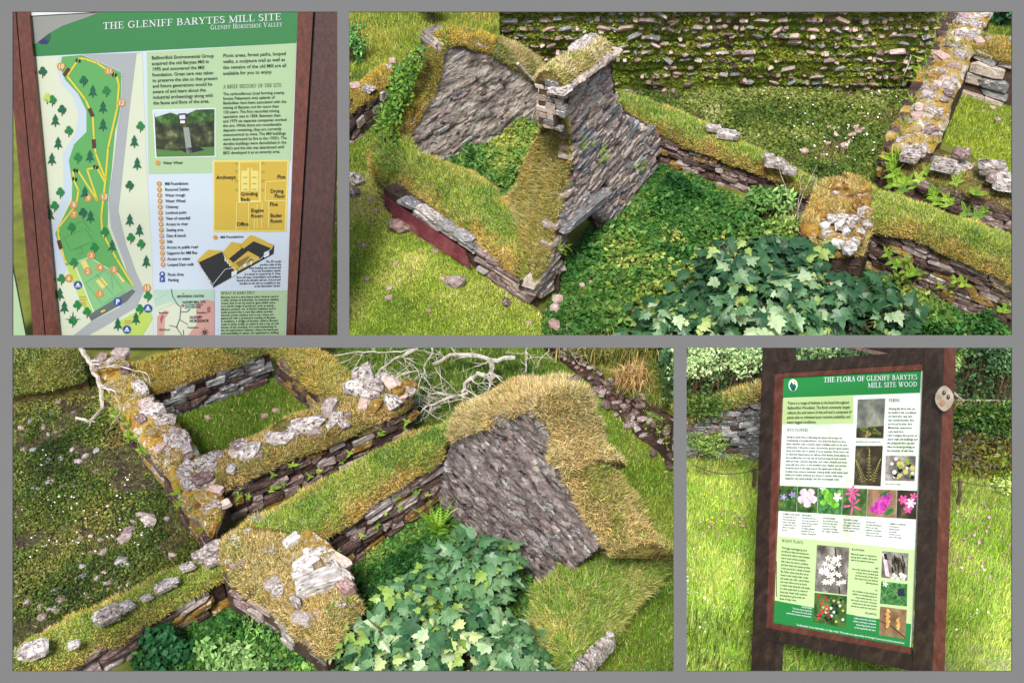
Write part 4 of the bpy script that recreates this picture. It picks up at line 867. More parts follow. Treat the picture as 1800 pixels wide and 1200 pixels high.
for k in range(4):
    A_, B_ = pf[k], pf[k+1]; uu = (B_-A_); uu.z = 0; uu.normalize(); nn = uu.cross(Vector((0,0,1))); nn = nn if nn.dot(CAMP-A_) > 0 else -nn
    fill_face(blk, Vector((A_.x,A_.y,0)), uu, nn, [(0,-.1),(0,.74),((B_-A_).length,.74),((B_-A_).length,-.1)], .1, (.16,.42), [('stone_grey',2),('stone',2),('stone_dark',1)], 60, proud=.05)

# -- low wall along the lower left
wall('field_wall', 'low stone wall with pale capstones crossing the lower left corner', 'wall', [(90,1235),(392,1072)], [(20,1186),(90,1180),(210,1118),(300,1062),(392,1012)], [(20,1142),(90,1098),(200,1046),(320,990),(385,958)],
     row=.1, lens=(.18,.55), mats=(('stone_dark',4),('stone',3),('mossy',1)), limit=160, seed=121, caps=0, turfkw=dict(dens=4600, bh=.08, bw=.011, bulge=.1, edge=True, over=.04))
fw_ = bpy.data.objects['field_wall']
for x, y, s in ((62,1140,.3),(46,1150,.3),(130,1132,.14),(190,1080,.3),(220,1066,.22),(208,1074,.18),(258,1050,.14),(288,1030,.22),(300,1024,.2),(365,970,.26),(376,962,.24),(352,976,.2),(330,996,.18),(375,985,.2),(178,1084,.2)):
    uu = Vector((1,.55+random.gauss(0,.2),0)).normalized(); put_stone('capstone', 'lichen', basis(P(x, y, .8), uu, Vector((0,0,1)).cross(uu), Vector((0,0,1)), s, s*.65, s*.45), fw_)

# -- roofless enclosure: four walls round a little lawn
wall('enclosure_wall', 'long mossy enclosure wall with white capstones beside the dark stony field', 'wall', [(185,720),(370,960)], [(168,650),(192,690),(232,748),(284,822),(330,882),(372,940)], [(214,606),(262,690),(300,727),(328,760),(348,792),(400,880)],
     zt=.75, row=.12, lens=(.18,.4), mats=(('stone_dark',3),('mossy',2),('stone',1)), limit=120, seed=131, caps=44, turfkw=dict(dens=3400, bh=.06, bw=.011, bulge=.08, colors=[(150,104,30),(182,140,44),(168,140,70),(110,116,46),(206,190,150)], base='mossy', bare=.6))
wall('enclosure_wall', 'crumbling enclosure wall with big pale boulders behind the diagonal grass strip', 'wall', [(378,962),(730,772)], [(362,862),(430,838),(500,806),(560,784),(640,752),(728,706)], [(338,812),(400,786),(480,742),(540,716),(590,700),(700,664)],
     zt=.8, row=.11, lens=(.16,.44), mats=(('stone_dark',4),('stone',3),('mossy',1)), limit=200, seed=133, caps=26, turfkw=dict(dens=3600, bh=.1, bw=.011, bulge=.1, colors=[(150,104,44),(182,150,80),(120,124,54),(168,136,80),(196,160,90)], bare=.45))
wall('enclosure_wall', 'back wall of the small enclosure with grey squared stones facing the lawn', 'wall', [(284,722),(470,655)], [(262,690),(330,668),(400,640),(474,614)], [(216,640),(280,622),(350,600),(420,590)],
     zt=.62, row=.12, lens=(.16,.4), mats=(('stone_grey',4),('stone_dark',1)), limit=160, seed=135, turfkw=dict(dens=3600, bh=.1, bw=.011, colors=[(96,120,40),(150,130,50),(176,140,50),(130,100,40)]))
wall('enclosure_wall', 'far right wall of the small enclosure under yellow grass', 'wall', [(470,655),(575,728)], [(474,614),(510,645),(545,676),(588,706)], [(520,598),(580,622),(612,652),(640,690)],
     zt=.62, row=.12, lens=(.16,.4), mats=(('stone_dark',3),('mossy',1)), limit=90, seed=137, turfkw=dict(dens=4200, bh=.11, bw=.011, bulge=.14, colors=[(196,156,60),(160,140,50),(118,136,44),(206,176,90),(170,120,44)]))
e2 = bpy.data.objects['enclosure_wall.004'] if 'enclosure_wall.004' in bpy.data.objects else None
for x, y, s, m in ((640,668,.5,'lichen'),(660,684,.36,'lichen'),(622,680,.34,'lichen'),(690,676,.36,'stone_pink'),(676,662,.3,'lichen'),(648,694,.34,'lichen'),(700,690,.3,'mossy'),(690,706,.3,'lichen'),(660,712,.3,'mossy')):
    a = random.uniform(0,3); uu = Vector((math.cos(a), math.sin(a), random.gauss(0,.2))).normalized(); nn = Vector((0,0,1)).cross(uu).normalized()
    put_stone('boulder', m, basis(P(x, y, .95), uu, nn, uu.cross(nn), s, s*.8, s*.7), bpy.data.objects['enclosure_wall.004'])
for x, y, s in ((440,795,.42),(424,800,.3),(492,772,.44),(505,766,.3),(534,748,.44),(555,742,.36),(520,756,.3),(590,735,.26),(362,812,.3),(380,800,.26),(352,830,.22)):
    a = random.uniform(.2,.9); uu = Vector((math.cos(a), math.sin(a), random.gauss(0,.15))).normalized(); nn = Vector((0,0,1)).cross(uu).normalized()
    put_stone('boulder', 'lichen', basis(P(x, y, .92), uu, nn, uu.cross(nn), s, s*.7, s*.55), bpy.data.objects['enclosure_wall.004'])
for k in range(42):
    f = random.random(); v = P(178+80*f+random.uniform(-6,14), 684+110*f+random.uniform(-10,14), random.uniform(.45,.8))
    fern(v, random.uniform(0.115, 0.194), 'bright fern hanging on the field side of the long mossy enclosure wall', 'ferns on the long enclosure wall', Vector((-.9,-.3,.1)))
for k in range(26):
    f = random.random(); v = P(315+75*f+random.uniform(-14,14), 850+62*f+random.uniform(-18,28), random.uniform(.3,.78))
    fern(v, random.uniform(0.144, 0.216), 'yellow green fern at the near corner of the long enclosure wall', 'ferns at the enclosure corner', Vector((-.5,-.8,.1)))
for k in range(34):
    f = random.random(); v = P(400+320*f, 880-150*f+random.uniform(-20,26), random.uniform(.25,.7))
    fern(v, random.uniform(0.072, 0.173), 'small fern in the dark face of the crumbling enclosure wall', 'ferns in the crumbling wall face', Vector((.2,-.9,.2)))
for k in range(30):
    f = random.random(); v = P(585+180*f, 962-112*f+random.uniform(-26,14), random.uniform(.35,.72))
    fern(v, random.uniform(0.072, 0.144), 'little fern growing below the grass lip of the diagonal wall', 'ferns under the diagonal wall lip', Vector((.2,-.9,.2)))

# -- stream along the upper right
M['stream'] = noisy('dark shallow stream', [(.3, L3(28,18,16)), (.5, L3(58,38,30)), (.7, L3(96,72,60))], 3, bump=.6, bscale=9, rough=.12, spec=.6)
sa = [P(x, y, .06) for x, y in ((955,604),(1010,652),(1062,702),(1100,742),(1140,780),(1200,830))]; sb = [P(x, y, .06) for x, y in ((996,604),(1040,648),(1092,690),(1130,706),(1170,722),(1200,736))]
sa, sb = resample(sa, 22), resample(sb, 22); V = []
for i, (a, b) in enumerate(zip(sa, sb)):
    r = (fbm(i*.5, 2, 5)-.5)*.3; e = (b-a).normalized()
    V += [a+e*r, b-e*(fbm(i*.5, 9, 6)-.5)*.3]
st = mesh('stream', V, [(i*2, i*2+2, i*2+3, i*2+1) for i in range(21)], M['stream'], kind='structure')
ST = [(random.randrange(21), random.random()) for _ in range(150)]
for i, f in ST:
    v = sa[i].lerp(sb[i], f)+Vector((random.gauss(0,.08), random.gauss(0,.08), .03)); a = random.uniform(0,3); uu = Vector((math.cos(a), math.sin(a), 0)); s = random.uniform(.05,.17)
    o = put_stone('stream_stone', random.choice(['stone_dark','stone_dark','stone']), basis(v, uu, Vector((0,0,1)).cross(uu), Vector((0,0,1)), s, s*.8, s*.5)); tag(o, 'stone lying in the shallow dark stream', 'stone', 'stones in the stream')
cover('herb_cover', [(1130,720),(1200,760),(1200,905),(1130,830)], 900, .06, [(60,92,34),(90,120,44),(130,140,70)], 94, h=.08, keep=.5)
p = np.array(P(1110,675,.1))+RNG.normal(0,1,(260,3))*np.array([.14,.12,.02]); tag(blades('sedge_tuft', p, .36, .012, pal([(120,100,50),(176,136,84),(206,176,124)], 260), 1.0, kind='stuff', two=True), 'tuft of dry straw coloured sedge leaning over the stream bank', 'grass tuft')
p = np.array(P(1070,630,.1))+RNG.normal(0,1,(420,3))*np.array([.4,.1,.02]); tag(blades('sedge_tuft', p, .34, .014, pal([(70,92,34),(110,120,50),(170,140,80)], 420), .8, kind='stuff', two=True), 'mixed green and dry sedge on the far bank of the stream', 'grass tuft')

# -- dead fallen branches
def low(paths): return [[(q, r) for q, r in p_] for p_ in paths]
paths = []
def br(pts, r0, r1, tw=2, ln=.5, sub=1):
    q = [P(*a) for a in pts]; q = resample(q, 3*len(pts)); path = [(v+Vector((random.gauss(0,.015), random.gauss(0,.015), 0)), r0+(r1-r0)*i/(len(q)-1)) for i, v in enumerate(q)]
    paths.append(path)
    for k in range(tw):
        i = random.randrange(2, len(path)); p_, r = path[i]; d = Vector((random.gauss(0,1), random.gauss(-.2,.8), random.gauss(0,.15))).normalized()
        twigs(wiggle(p_, p_+d*ln*random.uniform(.5,1.1), r*.5, .005, 5, .12), sub, ln*.5, paths, .8, 0)
br([(905,626,.5),(865,634,.55),(830,622,.5),(790,624,.5),(760,640,.4)], .034, .024, 6, .4)
br([(865,634,.55),(862,668,.5),(838,655,.5),(818,672,.4),(812,690,.35)], .04, .024, 6, .4)
br([(730,614,.4),(690,632,.4),(668,650,.4),(660,662,.4)], .024, .014, 5, .5)
br([(590,624,.4),(640,618,.4),(700,618,.4),(730,614,.4)], .014, .01, 6, .4)
br([(820,690,.35),(780,702,.35),(745,715,.4),(732,738,.4)], .024, .009, 7, .45)
br([(620,655,.4),(690,665,.4),(735,650,.4)], .014, .01, 4, .35)
br([(800,695,.3),(760,690,.3),(740,706,.3)], .016, .008, 4, .3)
br([(760,612,.3),(748,650,.35),(735,680,.4),(738,710,.4)], .014, .006, 4, .3)
for k in range(20): br([(random.uniform(640,850), random.uniform(625,725), .3),(random.uniform(640,850), random.uniform(650,730), .35)], .007, .004, 3, .3)
paths = [[(q, r) for q, r in p_ if pix([q])[0][1] > 603] for p_ in paths]; paths = [p_ for p_ in paths if len(p_) > 2]
V, Fq = tubes(paths, 5); tag(mesh('dead_tree', V, Fq, M['bark']), 'tangle of bleached fallen branches between the boulders and the gable', 'dead tree')
paths = []
br([(925,604,.3),(926,630,.3),(924,650,.3)], .016, .008, 6, .3); br([(965,612,.3),(950,632,.3),(940,648,.3)], .008, .005, 1, .2); br([(1000,612,.2),(1012,632,.2),(1022,642,.2)], .016, .006, 3, .25)
paths = [[(q, r) for q, r in p_ if pix([q])[0][1] > 603] for p_ in paths]; paths = [p_ for p_ in paths if len(p_) > 2]
V, Fq = tubes(paths, 4); tag(mesh('dead_branch', V, Fq, M['bark']), 'thin bleached twigs standing beside the stream at the top edge', 'branch')
paths = []
br([(143,612,1.0),(160,640,1.0),(172,665,.95),(178,690,.9),(180,715,.8),(160,742,.7),(132,732,.7)], .04, .018, 5, .35)
br([(165,650,1.),(205,642,1.),(260,655,1.)], .016, .007, 4, .3); br([(180,680,1.),(205,690,1.),(212,720,1.)], .014, .006, 3, .3)
paths = [[(q, r) for q, r in p_ if pix([q])[0][1] > 603] for p_ in paths]; paths = [p_ for p_ in paths if len(p_) > 2]
V, Fq = tubes(paths, 5); tag(mesh('dead_branch', V, Fq, M['bark']), 'pale crooked dead branch hanging over the long mossy enclosure wall', 'branch')

# -- dark earth bank at the top left, bushes, fern, sycamore
turf('turf', [P(10,690,.35),P(90,680,.35),P(150,660,.35)], [P(10,612,.75),P(80,606,.75),P(140,606,.75)], tag(empty('earth_bank', tuple(P(80,660)), 'dark overhung earth bank under grass in the top left corner', 'bank'), kind='thing'), dens=3600, bh=.1, colors=[(70,100,30),(104,128,40),(140,146,56)], seed=141, bulge=.1)
rb = bpy.data.objects['earth_bank']; a, b = P(10,720), P(160,690); mesh('earth_face', [a, b, P(150,655,.34), P(10,684,.34)], [(0,1,2,3)], M['soil'], rb)
cl = lambda p: pix(p)[:,1] > 604
shrub('leafy_bush', 'dark leafy bush hanging over the earth bank beside the dead branch', 'bush', P(105,650)+Vector((0,0,.6)), (.5,.35,.35), 900, .09, [(40,80,44),(70,116,70),(110,150,96)], seed=15, clip=cl, trunk=False)
shrub('ivy_bush', 'round dark green ivy bush at the bottom edge below the low wall', 'bush', P(306,1168)+Vector((0,0,.25)), (.46,.42,.4), 900, .085, [(24,62,32),(36,84,46),(52,104,60)], seed=16, asp=.9, trunk=False, tilt=.4)
shrub('elder_shrub', 'pale green rounded shrub at the bottom edge right of the ivy bush', 'shrub', P(420,1170)+Vector((0,0,.25)), (.5,.36,.36), 1100, .085, [(90,136,60),(130,166,96),(170,196,130)], seed=17, asp=.6, trunk=False)
shrub('elder_shrub', 'feathery light shrub below the left side of the broken wall end', 'shrub', P(480,1120)+Vector((0,0,.2)), (.4,.4,.4), 900, .08, [(70,116,50),(104,146,70),(140,172,100)], seed=18, asp=.3, trunk=False)
shrub('elder_shrub', 'low leafy shrub at the bottom edge below the broken wall end', 'shrub', P(560,1180)+Vector((0,0,.15)), (.4,.3,.24), 500, .09, [(70,116,40),(104,146,60),(150,176,90)], seed=19, asp=.5, trunk=False)
paths = []
for k in range(6): b = P(455+random.uniform(-20,20), 1090+random.uniform(-10,20)); paths.append(wiggle(b, P(408+random.uniform(-20,30), 1000+random.uniform(-20,20), .9), .012, .005, 6, .1))
V, Fq = tubes(paths, 4); tag(mesh('bare_sapling', V, Fq, M['bark']), 'thin bare stems leaning against the left side of the broken wall end', 'sapling')
ff = empty('fern', tuple(P(768,935,.15)), 'large bright fern growing at the foot of the dark gable', 'fern'); fmesh = [frond_mesh(300+k, M['fern_big'], 13) for k in range(3)]
for k in range(13):
    o = link('frond', fmesh[k % 3], ff); o.rotation_euler = (random.gauss(0,.15), -random.uniform(.2,.9), k*2.4); o.scale = (random.uniform(.36,.5),)*3
sycamore('big sycamore bush with pale lobed leaves filling the corner below the dark gable', [(P(790,1150,.7), (1.0,.6,.9), 5), (P(818,1005,1.05), (.42,.32,.6), 2.2), (P(645,1150,.5), (.5,.4,.55), 2), (P(930,1165,.4), (.45,.4,.45), 1.6), (P(745,1060,.9), (.5,.35,.6), 2), (P(870,985,.8), (.25,.22,.4), .8)], 1350, .225, 5, keep=lambda p: pix([p])[0][1] < 1230)

# -- stones lying about
loose([(248,906,.16),(225,935,.2),(222,945,.24),(236,918,.14)], 'pale stone in the bare patch of the dark stony field', 'stones in the bare patch', 'stone')
loose([(265,918,.3)], 'largest pink slab in the bare patch of the dark stony field', None, 'stone')
loose([(215,992,.26)], 'grey rounded stone alone in the stony field', None, 'stone_grey')
rr = random.Random(12)
loose([(140+170*rr.random(), 905+150*rr.random(), rr.uniform(.06,.15)) for _ in range(44)], 'small stone in the middle of the dark stony field', 'stones in the dark field', None)
loose([(24+150*rr.random(), 700+170*rr.random(), rr.uniform(.06,.15)) for _ in range(40)], 'stone half sunk in the grassy steps at the left edge', 'stones in the grassy steps', None)
loose([(30+110*rr.random(), 1030+90*rr.random(), rr.uniform(.08,.2)) for _ in range(18)], 'pinkish stone in the herbs above the low corner wall', 'stones above the corner wall', 'stone')
loose([(360,710,.1),(330,722,.08),(366,735,.13),(485,722,.15),(466,732,.15)], 'stone lying on the little lawn inside the lower enclosure', 'stones inside the lower enclosure', 'stone_pink')
# ================================================================== print on signs: lettering and flat shapes lying on a real board
class Board:
    def __init__(s, p0, n, root): s.p0, s.n, s.root = Vector(p0), n, root
    def pt(s, x, y, k=0.): return onplane(x, y, s.p0+s.n*k, s.n)
    def block(s, name, px, m, k0, k1, parent=None):
        """solid board piece: outline px on the plane k0 in front, running back to k1"""
        a = [s.pt(x, y, k0) for x, y in px]; b = [v-s.n*(k0-k1) for v in a]; q = len(a)
        return mesh(name, a+b, [tuple(range(q)), tuple(range(2*q-1, q-1, -1))]+[(i, i+q, (i+1) % q+q, (i+1) % q) for i in range(q)], m, parent or s.root)
    def shapes(s, name, items, parent=None, layer=1):
        """items: list of (px polygon, material, sublayer); one flat printed part per material"""
        by = {}
        for px, m, l in items: by.setdefault(m, []).append((px, l))
        first = None
        for m, its in by.items():
            V, Fq = [], []
            for px, l in its:
                b = len(V); V += [s.pt(x, y, .004*layer+.0015*l) for x, y in px]
                for t in tessellate_polygon([[Vector((x, y, 0)) for x, y in px]]): Fq.append(tuple(i+b for i in t))
            o = mesh(name, V, Fq, m, parent or s.root)
            first = first or o
        return first
def rect(x0, y0, x1, y1): return [(x0,y0),(x1,y0),(x1,y1),(x0,y1)]
def circ(x, y, r, n=14, ry=None): return [(x+r*math.cos(2*math.pi*i/n), y+(ry or r)*math.sin(2*math.pi*i/n)) for i in range(n)]
def band(pts, wd):
    """quads along a line"""
    out = []
    for (x0, y0), (x1, y1) in zip(pts, pts[1:]):
        l = math.hypot(x1-x0, y1-y0) or 1; nx, ny = -(y1-y0)/l*wd/2, (x1-x0)/l*wd/2; ex, ey = (x1-x0)/l*wd*.2, (y1-y0)/l*wd*.2
        out.append([(x0+nx-ex, y0+ny-ey),(x1+nx+ex, y1+ny+ey),(x1-nx+ex, y1-ny+ey),(x0-nx-ex, y0-ny-ey)])
    return out
TEXTS = []
def text(bd, name, lines, x, y, size, slope=0., lean=0., width=None, gap=None, m=None, align='L', layer=3, parent=None, shear=0., bold=0., sx=1.):
    """lettering: baseline of the first line starts at (x, y); width fits the widest line"""
    TEXTS.append(dict(bd=bd, name=name, lines=lines, x=x, y=y, size=size, slope=slope, lean=lean, width=width, gap=gap or size*1.2, m=m, align=align, layer=layer, parent=parent, shear=shear, bold=bold, sx=sx))
def flush_texts():
    objs = []
    for t in TEXTS:
        for l in t['lines']:
            c = bpy.data.curves.new('lettering', 'FONT'); c.body = l; c.size = 1; c.resolution_u = 2; c.shear = t['shear']; c.offset = t['bold']+.012
            o = bpy.data.objects.new('lettering', c); C.objects.link(o); objs.append(o)
    dg = bpy.context.evaluated_depsgraph_get(); dg.update(); i = 0; res = []
    for t in TEXTS:
        for l in t['lines']:
            me = objs[i].evaluated_get(dg).to_mesh(); i += 1
            n = len(me.vertices); v = np.zeros(n*3, np.float32); me.vertices.foreach_get('co', v); res.append((v.reshape(-1,3), [tuple(p.vertices) for p in me.polygons])); objs[i-1].evaluated_get(dg).to_mesh_clear()
    i = 0
    for t in TEXTS:
        its = res[i:i+len(t['lines'])]; i += len(t['lines'])
        wmax = max((v[:,0].max()-min(0, v[:,0].min()) if len(v) else 0) for v, _ in its) or 1
        kx = t['width']/wmax if t['width'] else t['size']*t['sx']
        V, Fq = [], []
        for k, (v, fs) in enumerate(its):
            if not len(v): continue
            b = len(V); off = 0
            if t['align'] == 'R': off = -v[:,0].max()*kx
            if t['align'] == 'C': off = -v[:,0].max()*kx/2
            for q in v:
                lx = q[0]*kx+off; ly = k*t['gap']-q[1]*t['size']
                V.append(t['bd'].pt(t['x']+lx+ly*t['lean'], t['y']+ly+lx*t['slope'], .004*t['layer']))
            Fq += [tuple(j+b for j in f) for f in fs]
        if V: mesh(t['name'], V, Fq, t['m'], t['parent'] or t['bd'].root)
    for o in objs: c = o.data; bpy.data.objects.remove(o); bpy.data.curves.remove(c)
    TEXTS.clear()
# a serif capital alphabet drawn as thick and thin strokes: (x0, y0, x1, y1, width), arcs as (cx, cy, rx, ry, a0, a1, w0, w1)
TK, TN, SF = .105, .045, .042
def _s(x, y, l=.34): return (x-l/2, y, x+l/2, y, SF)
GL = {
 'I': (.34, [(.17,0,.17,.7,TK), _s(.17,.02), _s(.17,.68)], []),
 'T': (.62, [(.31,0,.31,.7,TK), (.03,.68,.59,.68,SF), (.04,.68,.04,.53,SF), (.58,.68,.58,.53,SF), _s(.31,.02)], []),
 'H': (.74, [(.16,0,.16,.7,TK), (.58,0,.58,.7,TK), (.16,.36,.58,.36,TN), _s(.16,.02), _s(.16,.68), _s(.58,.02), _s(.58,.68)], []),
 'E': (.6, [(.16,0,.16,.7,TK), (.03,.02,.54,.02,SF), (.03,.68,.52,.68,SF), (.16,.36,.42,.36,TN), (.54,.02,.56,.2,SF), (.51,.68,.51,.53,SF), (.42,.28,.42,.44,SF)], []),
 'F': (.56, [(.16,0,.16,.7,TK), _s(.16,.02), (.03,.68,.52,.68,SF), (.16,.36,.42,.36,TN), (.51,.68,.51,.53,SF), (.42,.28,.42,.44,SF)], []),
 'L': (.58, [(.16,0,.16,.7,TK), (.03,.02,.54,.02,SF), _s(.16,.68), (.54,.02,.56,.22,SF)], []),
 'N': (.74, [(.14,0,.14,.7,TN), (.6,0,.6,.7,TN), (.12,.68,.6,.04,TK), _s(.14,.02,.28), _s(.6,.68,.28), (.02,.68,.16,.68,SF)], []),
 'M': (.9, [(.14,0,.14,.7,TN), (.76,0,.76,.7,TK), (.14,.68,.44,.04,TK), (.74,.68,.44,.04,TN), _s(.14,.02,.26), _s(.76,.02,.32), (.02,.68,.16,.68,SF), (.74,.68,.9,.68,SF)], []),
 'A': (.72, [(.34,.7,.12,0,TN), (.36,.7,.6,0,TK), (.2,.24,.5,.24,TN), _s(.11,.02,.24), _s(.6,.02,.28)], []),
 'V': (.72, [(.14,.7,.36,0,TK), (.6,.7,.38,0,TN), _s(.13,.68,.28), _s(.6,.68,.24)], []),
 'W': (.98, [(.14,.7,.32,0,TK), (.5,.68,.34,0,TN), (.48,.7,.66,0,TK), (.86,.7,.68,0,TN), _s(.13,.68,.26), _s(.48,.68,.26), _s(.86,.68,.22)], []),
 'Y': (.7, [(.12,.7,.35,.32,TK), (.6,.7,.37,.32,TN), (.36,0,.36,.34,TK), _s(.12,.68,.26), _s(.6,.68,.24), _s(.36,.02)], []),
 'B': (.64, [(.16,0,.16,.7,TK), (.03,.02,.32,.02,SF), (.03,.68,.3,.68,SF), (.16,.37,.32,.37,TN)], [(.3,.525,.2,.155,-90,90,SF,TK), (.32,.195,.24,.175,-90,90,SF,TK)]),
 'P': (.58, [(.16,0,.16,.7,TK), _s(.16,.02), (.03,.68,.3,.68,SF), (.16,.33,.3,.33,TN)], [(.3,.505,.22,.175,-90,90,SF,TK)]),
 'R': (.66, [(.16,0,.16,.7,TK), _s(.16,.02), (.03,.68,.3,.68,SF), (.16,.35,.3,.35,TN), (.32,.36,.58,.02,TK), (.5,.02,.68,.02,SF)], [(.3,.515,.21,.165,-90,90,SF,TK)]),
 'D': (.72, [(.16,0,.16,.7,TK), (.03,.02,.3,.02,SF), (.03,.68,.3,.68,SF)], [(.28,.35,.36,.33,-90,90,SF,TK)]),
 'O': (.76, [], [(.37,.35,.3,.33,0,180,TK,TN), (.37,.35,.3,.33,180,360,TK,TN)]),
 'C': (.68, [(.6,.66,.6,.5,SF)], [(.37,.35,.29,.33,40,180,TN,TK), (.37,.35,.29,.33,180,320,TK,TN)]),
 'G': (.74, [(.6,.66,.6,.5,SF), (.6,.06,.6,.3,TK), (.48,.31,.7,.31,SF)], [(.37,.35,.29,.33,40,180,TN,TK), (.37,.35,.29,.33,180,320,TK,TN)]),
 'S': (.52, [(.43,.68,.43,.52,SF), (.06,.02,.06,.19,SF)], [(.25,.52,.17,.15,50,270,TN,TK), (.25,.19,.19,.17,-130,90,TN,TK)]),
 'U': (.72, [(.15,.22,.15,.7,TK), (.57,.22,.57,.7,TN), _s(.15,.68), _s(.57,.68,.26)], [(.36,.24,.21,.22,180,360,TK,TN)]),
 '?': (.46, [(.22,.02,.22,.1,TK), (.22,.18,.24,.3,TN)], [(.22,.5,.17,.18,-80,170,TN,TK)]),
}
def serif(bd, name, s, x, y, cap, slope=0., width=None, m=None, layer=3, align='L', small=None, lean=0., parent=None):
    """serif capitals; small: size of the letters after the first of each word"""
    segs, cx, first = [], 0., True
    for ch in s:
        if ch == ' ': cx += .32; first = True; continue
        k = 1. if first or not small else small; wd, st, ar = GL[ch]; first = False
        for x0, y0, x1, y1, w_ in st:
            l = math.hypot(x1-x0, y1-y0); nx, ny = -(y1-y0)/l*w_/2, (x1-x0)/l*w_/2
            segs.append([(cx+(a)*k, b*k) for a, b in ((x0+nx,y0+ny),(x1+nx,y1+ny),(x1-nx,y1-ny),(x0-nx,y0-ny))])
        for ax, ay, rx, ry, a0, a1, w0, w1 in ar:
            N = 9
            for i in range(N):
                q = []
                for f, sg in ((i/N,1),((i+1)/N,1),((i+1)/N,-1),(i/N,-1)):
                    a = math.radians(a0+(a1-a0)*f); ww = w0+(w1-w0)*(math.sin(math.pi*f) if abs(a1-a0) <= 180 and w0 < w1 and a0 == -90 else (math.sin(math.pi*f) if ch in 'S' else f)); 
                    if ch == 'O': ww = TN+(TK-TN)*abs(math.cos(a))
                    if ch == '?': ww = w0+(w1-w0)*.5
                    q.append((cx+(ax+(rx+sg*ww/2)*math.cos(a))*k, (ay+(ry+sg*ww/2)*math.sin(a))*k))
                segs.append(q)
        cx += wd*k+.045
    kx = width/cx if width else cap/.7; ky = cap/.7; off = -cx*kx if align == 'R' else 0
    bd.shapes(name, [([(x+off+a*kx-b*ky*lean, y-b*ky+(off+a*kx)*slope) for a, b in q], m, i % 3*.3) for i, q in enumerate(segs)], parent, layer)

_plain = plain
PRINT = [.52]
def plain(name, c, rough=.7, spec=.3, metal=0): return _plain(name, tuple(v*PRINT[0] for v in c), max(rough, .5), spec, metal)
K = dict(green=plain('print green', L3(38,128,62), .35, .4), green2=plain('print leaf green', L3(94,170,92), .4), pale=plain('print pale green', L3(176,206,160), .4), paleblue=plain('print pale blue', L3(206,220,232), .4),
    cream=plain('print cream', L3(214,222,196), .4), grey=plain('print grey', L3(168,174,176), .4), dgrey=plain('print dark grey', L3(98,108,108), .4), yellow=plain('print yellow', L3(228,206,56), .4), white=plain('print white', L3(228,234,236), .4),
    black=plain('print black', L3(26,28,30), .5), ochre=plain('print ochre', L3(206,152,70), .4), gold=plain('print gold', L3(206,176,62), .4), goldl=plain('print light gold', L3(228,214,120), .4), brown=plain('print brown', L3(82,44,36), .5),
    conifer=plain('print fir green', L3(20,98,66), .4), tree=plain('print tree green', L3(26,128,62), .4), lime=plain('print lime', L3(186,212,98), .4), blue=plain('print blue', L3(46,78,156), .4), pink=plain('print pink', L3(206,160,148), .4), red=plain('print red', L3(200,60,56), .4),
    dark=plain('print charcoal', L3(34,36,38), .4), navy=plain('print navy', L3(46,44,110), .4), tan=plain('print tan', L3(186,150,84), .4), river=plain('print river', L3(196,212,224), .4))
def picture(name, stops, scale, stretch=(1,1,1)): return noisy(name, stops, scale, detail=9, bump=0, rough=.4, stretch=stretch)
M['wood'] = noisy('varnished brown timber', [(.3, L3(58,25,16)), (.5, L3(76,36,22)), (.7, L3(94,48,30))], 3, detail=6, bump=.1, bscale=6, stretch=(6,6,.4), rough=.3, spec=.5, speck=[(L3(130,100,84), 14, .72, .76)])
M['wood_dark'] = noisy('dark brown timber', [(.3, L3(40,20,16)), (.5, L3(54,28,22)), (.7, L3(70,38,30))], 3, detail=6, bump=.1, bscale=6, stretch=(6,6,.4), rough=.4, spec=.45, speck=[(L3(110,90,80), 14, .72, .76)])

# ================================================================== upper left: the site map board
n1 = (RV*.07-UV*(-.259)*-1*-1 + FV*.963); n1 = -(RV*.07+UV*.259+FV*.963).normalized()
b1p = PD(300, 590, 19.7)
sg = empty('site_map_board', tuple(b1p), 'green and white site map board in a brown timber frame with a long title', 'sign')
B1 = Board(b1p, n1, sg)
def sl1(y): return -.06+(.035*min(1, max(0, (y-50)/420)))
def ln1(x): return .09-.13*(x-52)/473
B1.block('panel', [(50,14),(530,14),(508,606),(100,606)], K['paleblue'], 0, -.06)
B1.block('batten', [(28,10),(50,10),(105,606),(82,606)], M['wood'], .1, -.05)
B1.block('batten', [(8,10),(26,10),(80,606),(60,606)], M['wood'], .08, -.05)
B1.block('post', [(14,10),(40,10),(90,606),(66,606)], M['wood_dark'], .03, -.3)
B1.block('batten', [(524,10),(551,10),(516,606),(502,606)], M['wood'], .1, -.05)
B1.block('gap', [(549,8),(560,8),(524,606),(512,606)], K['black'], .02, -.4)  # solid black strip, its colour standing for the shade between batten and post
B1.block('post', [(556,8),(602,8),(576,606),(519,606)], M['wood_dark'], .06, -.1)
B1.block('side_panel', [(0,440),(16,440),(48,606),(0,606)], K['pale'], .0, -.05)
B1.block('sky_strip', [(40,6),(170,6),(170,21.5),(54,28)], K['white'], .03, -.02)
hd = B1.block('header_band', [(44,16),(527,16),(521,76),(51,100)], K['green'], .004, .0)
B1.shapes('torn_corner', [([(44,28),(62,26),(100,24),(186,18),(150,32),(110,46),(85,60),(54,84)], plain('bleached backing', L3(150,152,146), .7), 0)], hd, 2)
B1.shapes('logo', [(circ(77,66,13), K['white'], 0), ([(66,62),(70,58),(76,64),(82,58),(89,64),(88,72),(66,72)], K['conifer'], 1), ([(67,73),(77,68),(87,73),(82,78),(72,78)], K['navy'], 2)], hd, 1)
serif(B1, 'title_lettering', 'THE GLENIFF BARYTES MILL SITE', 181, 52, 12, -.053, 314, K['white'], 3, parent=hd)
serif(B1, 'title_lettering', 'GLENIFF HORSESHOE VALLEY', 370, 52.6, 8.2, -.046, 127, K['white'], 3, small=.8, parent=hd)
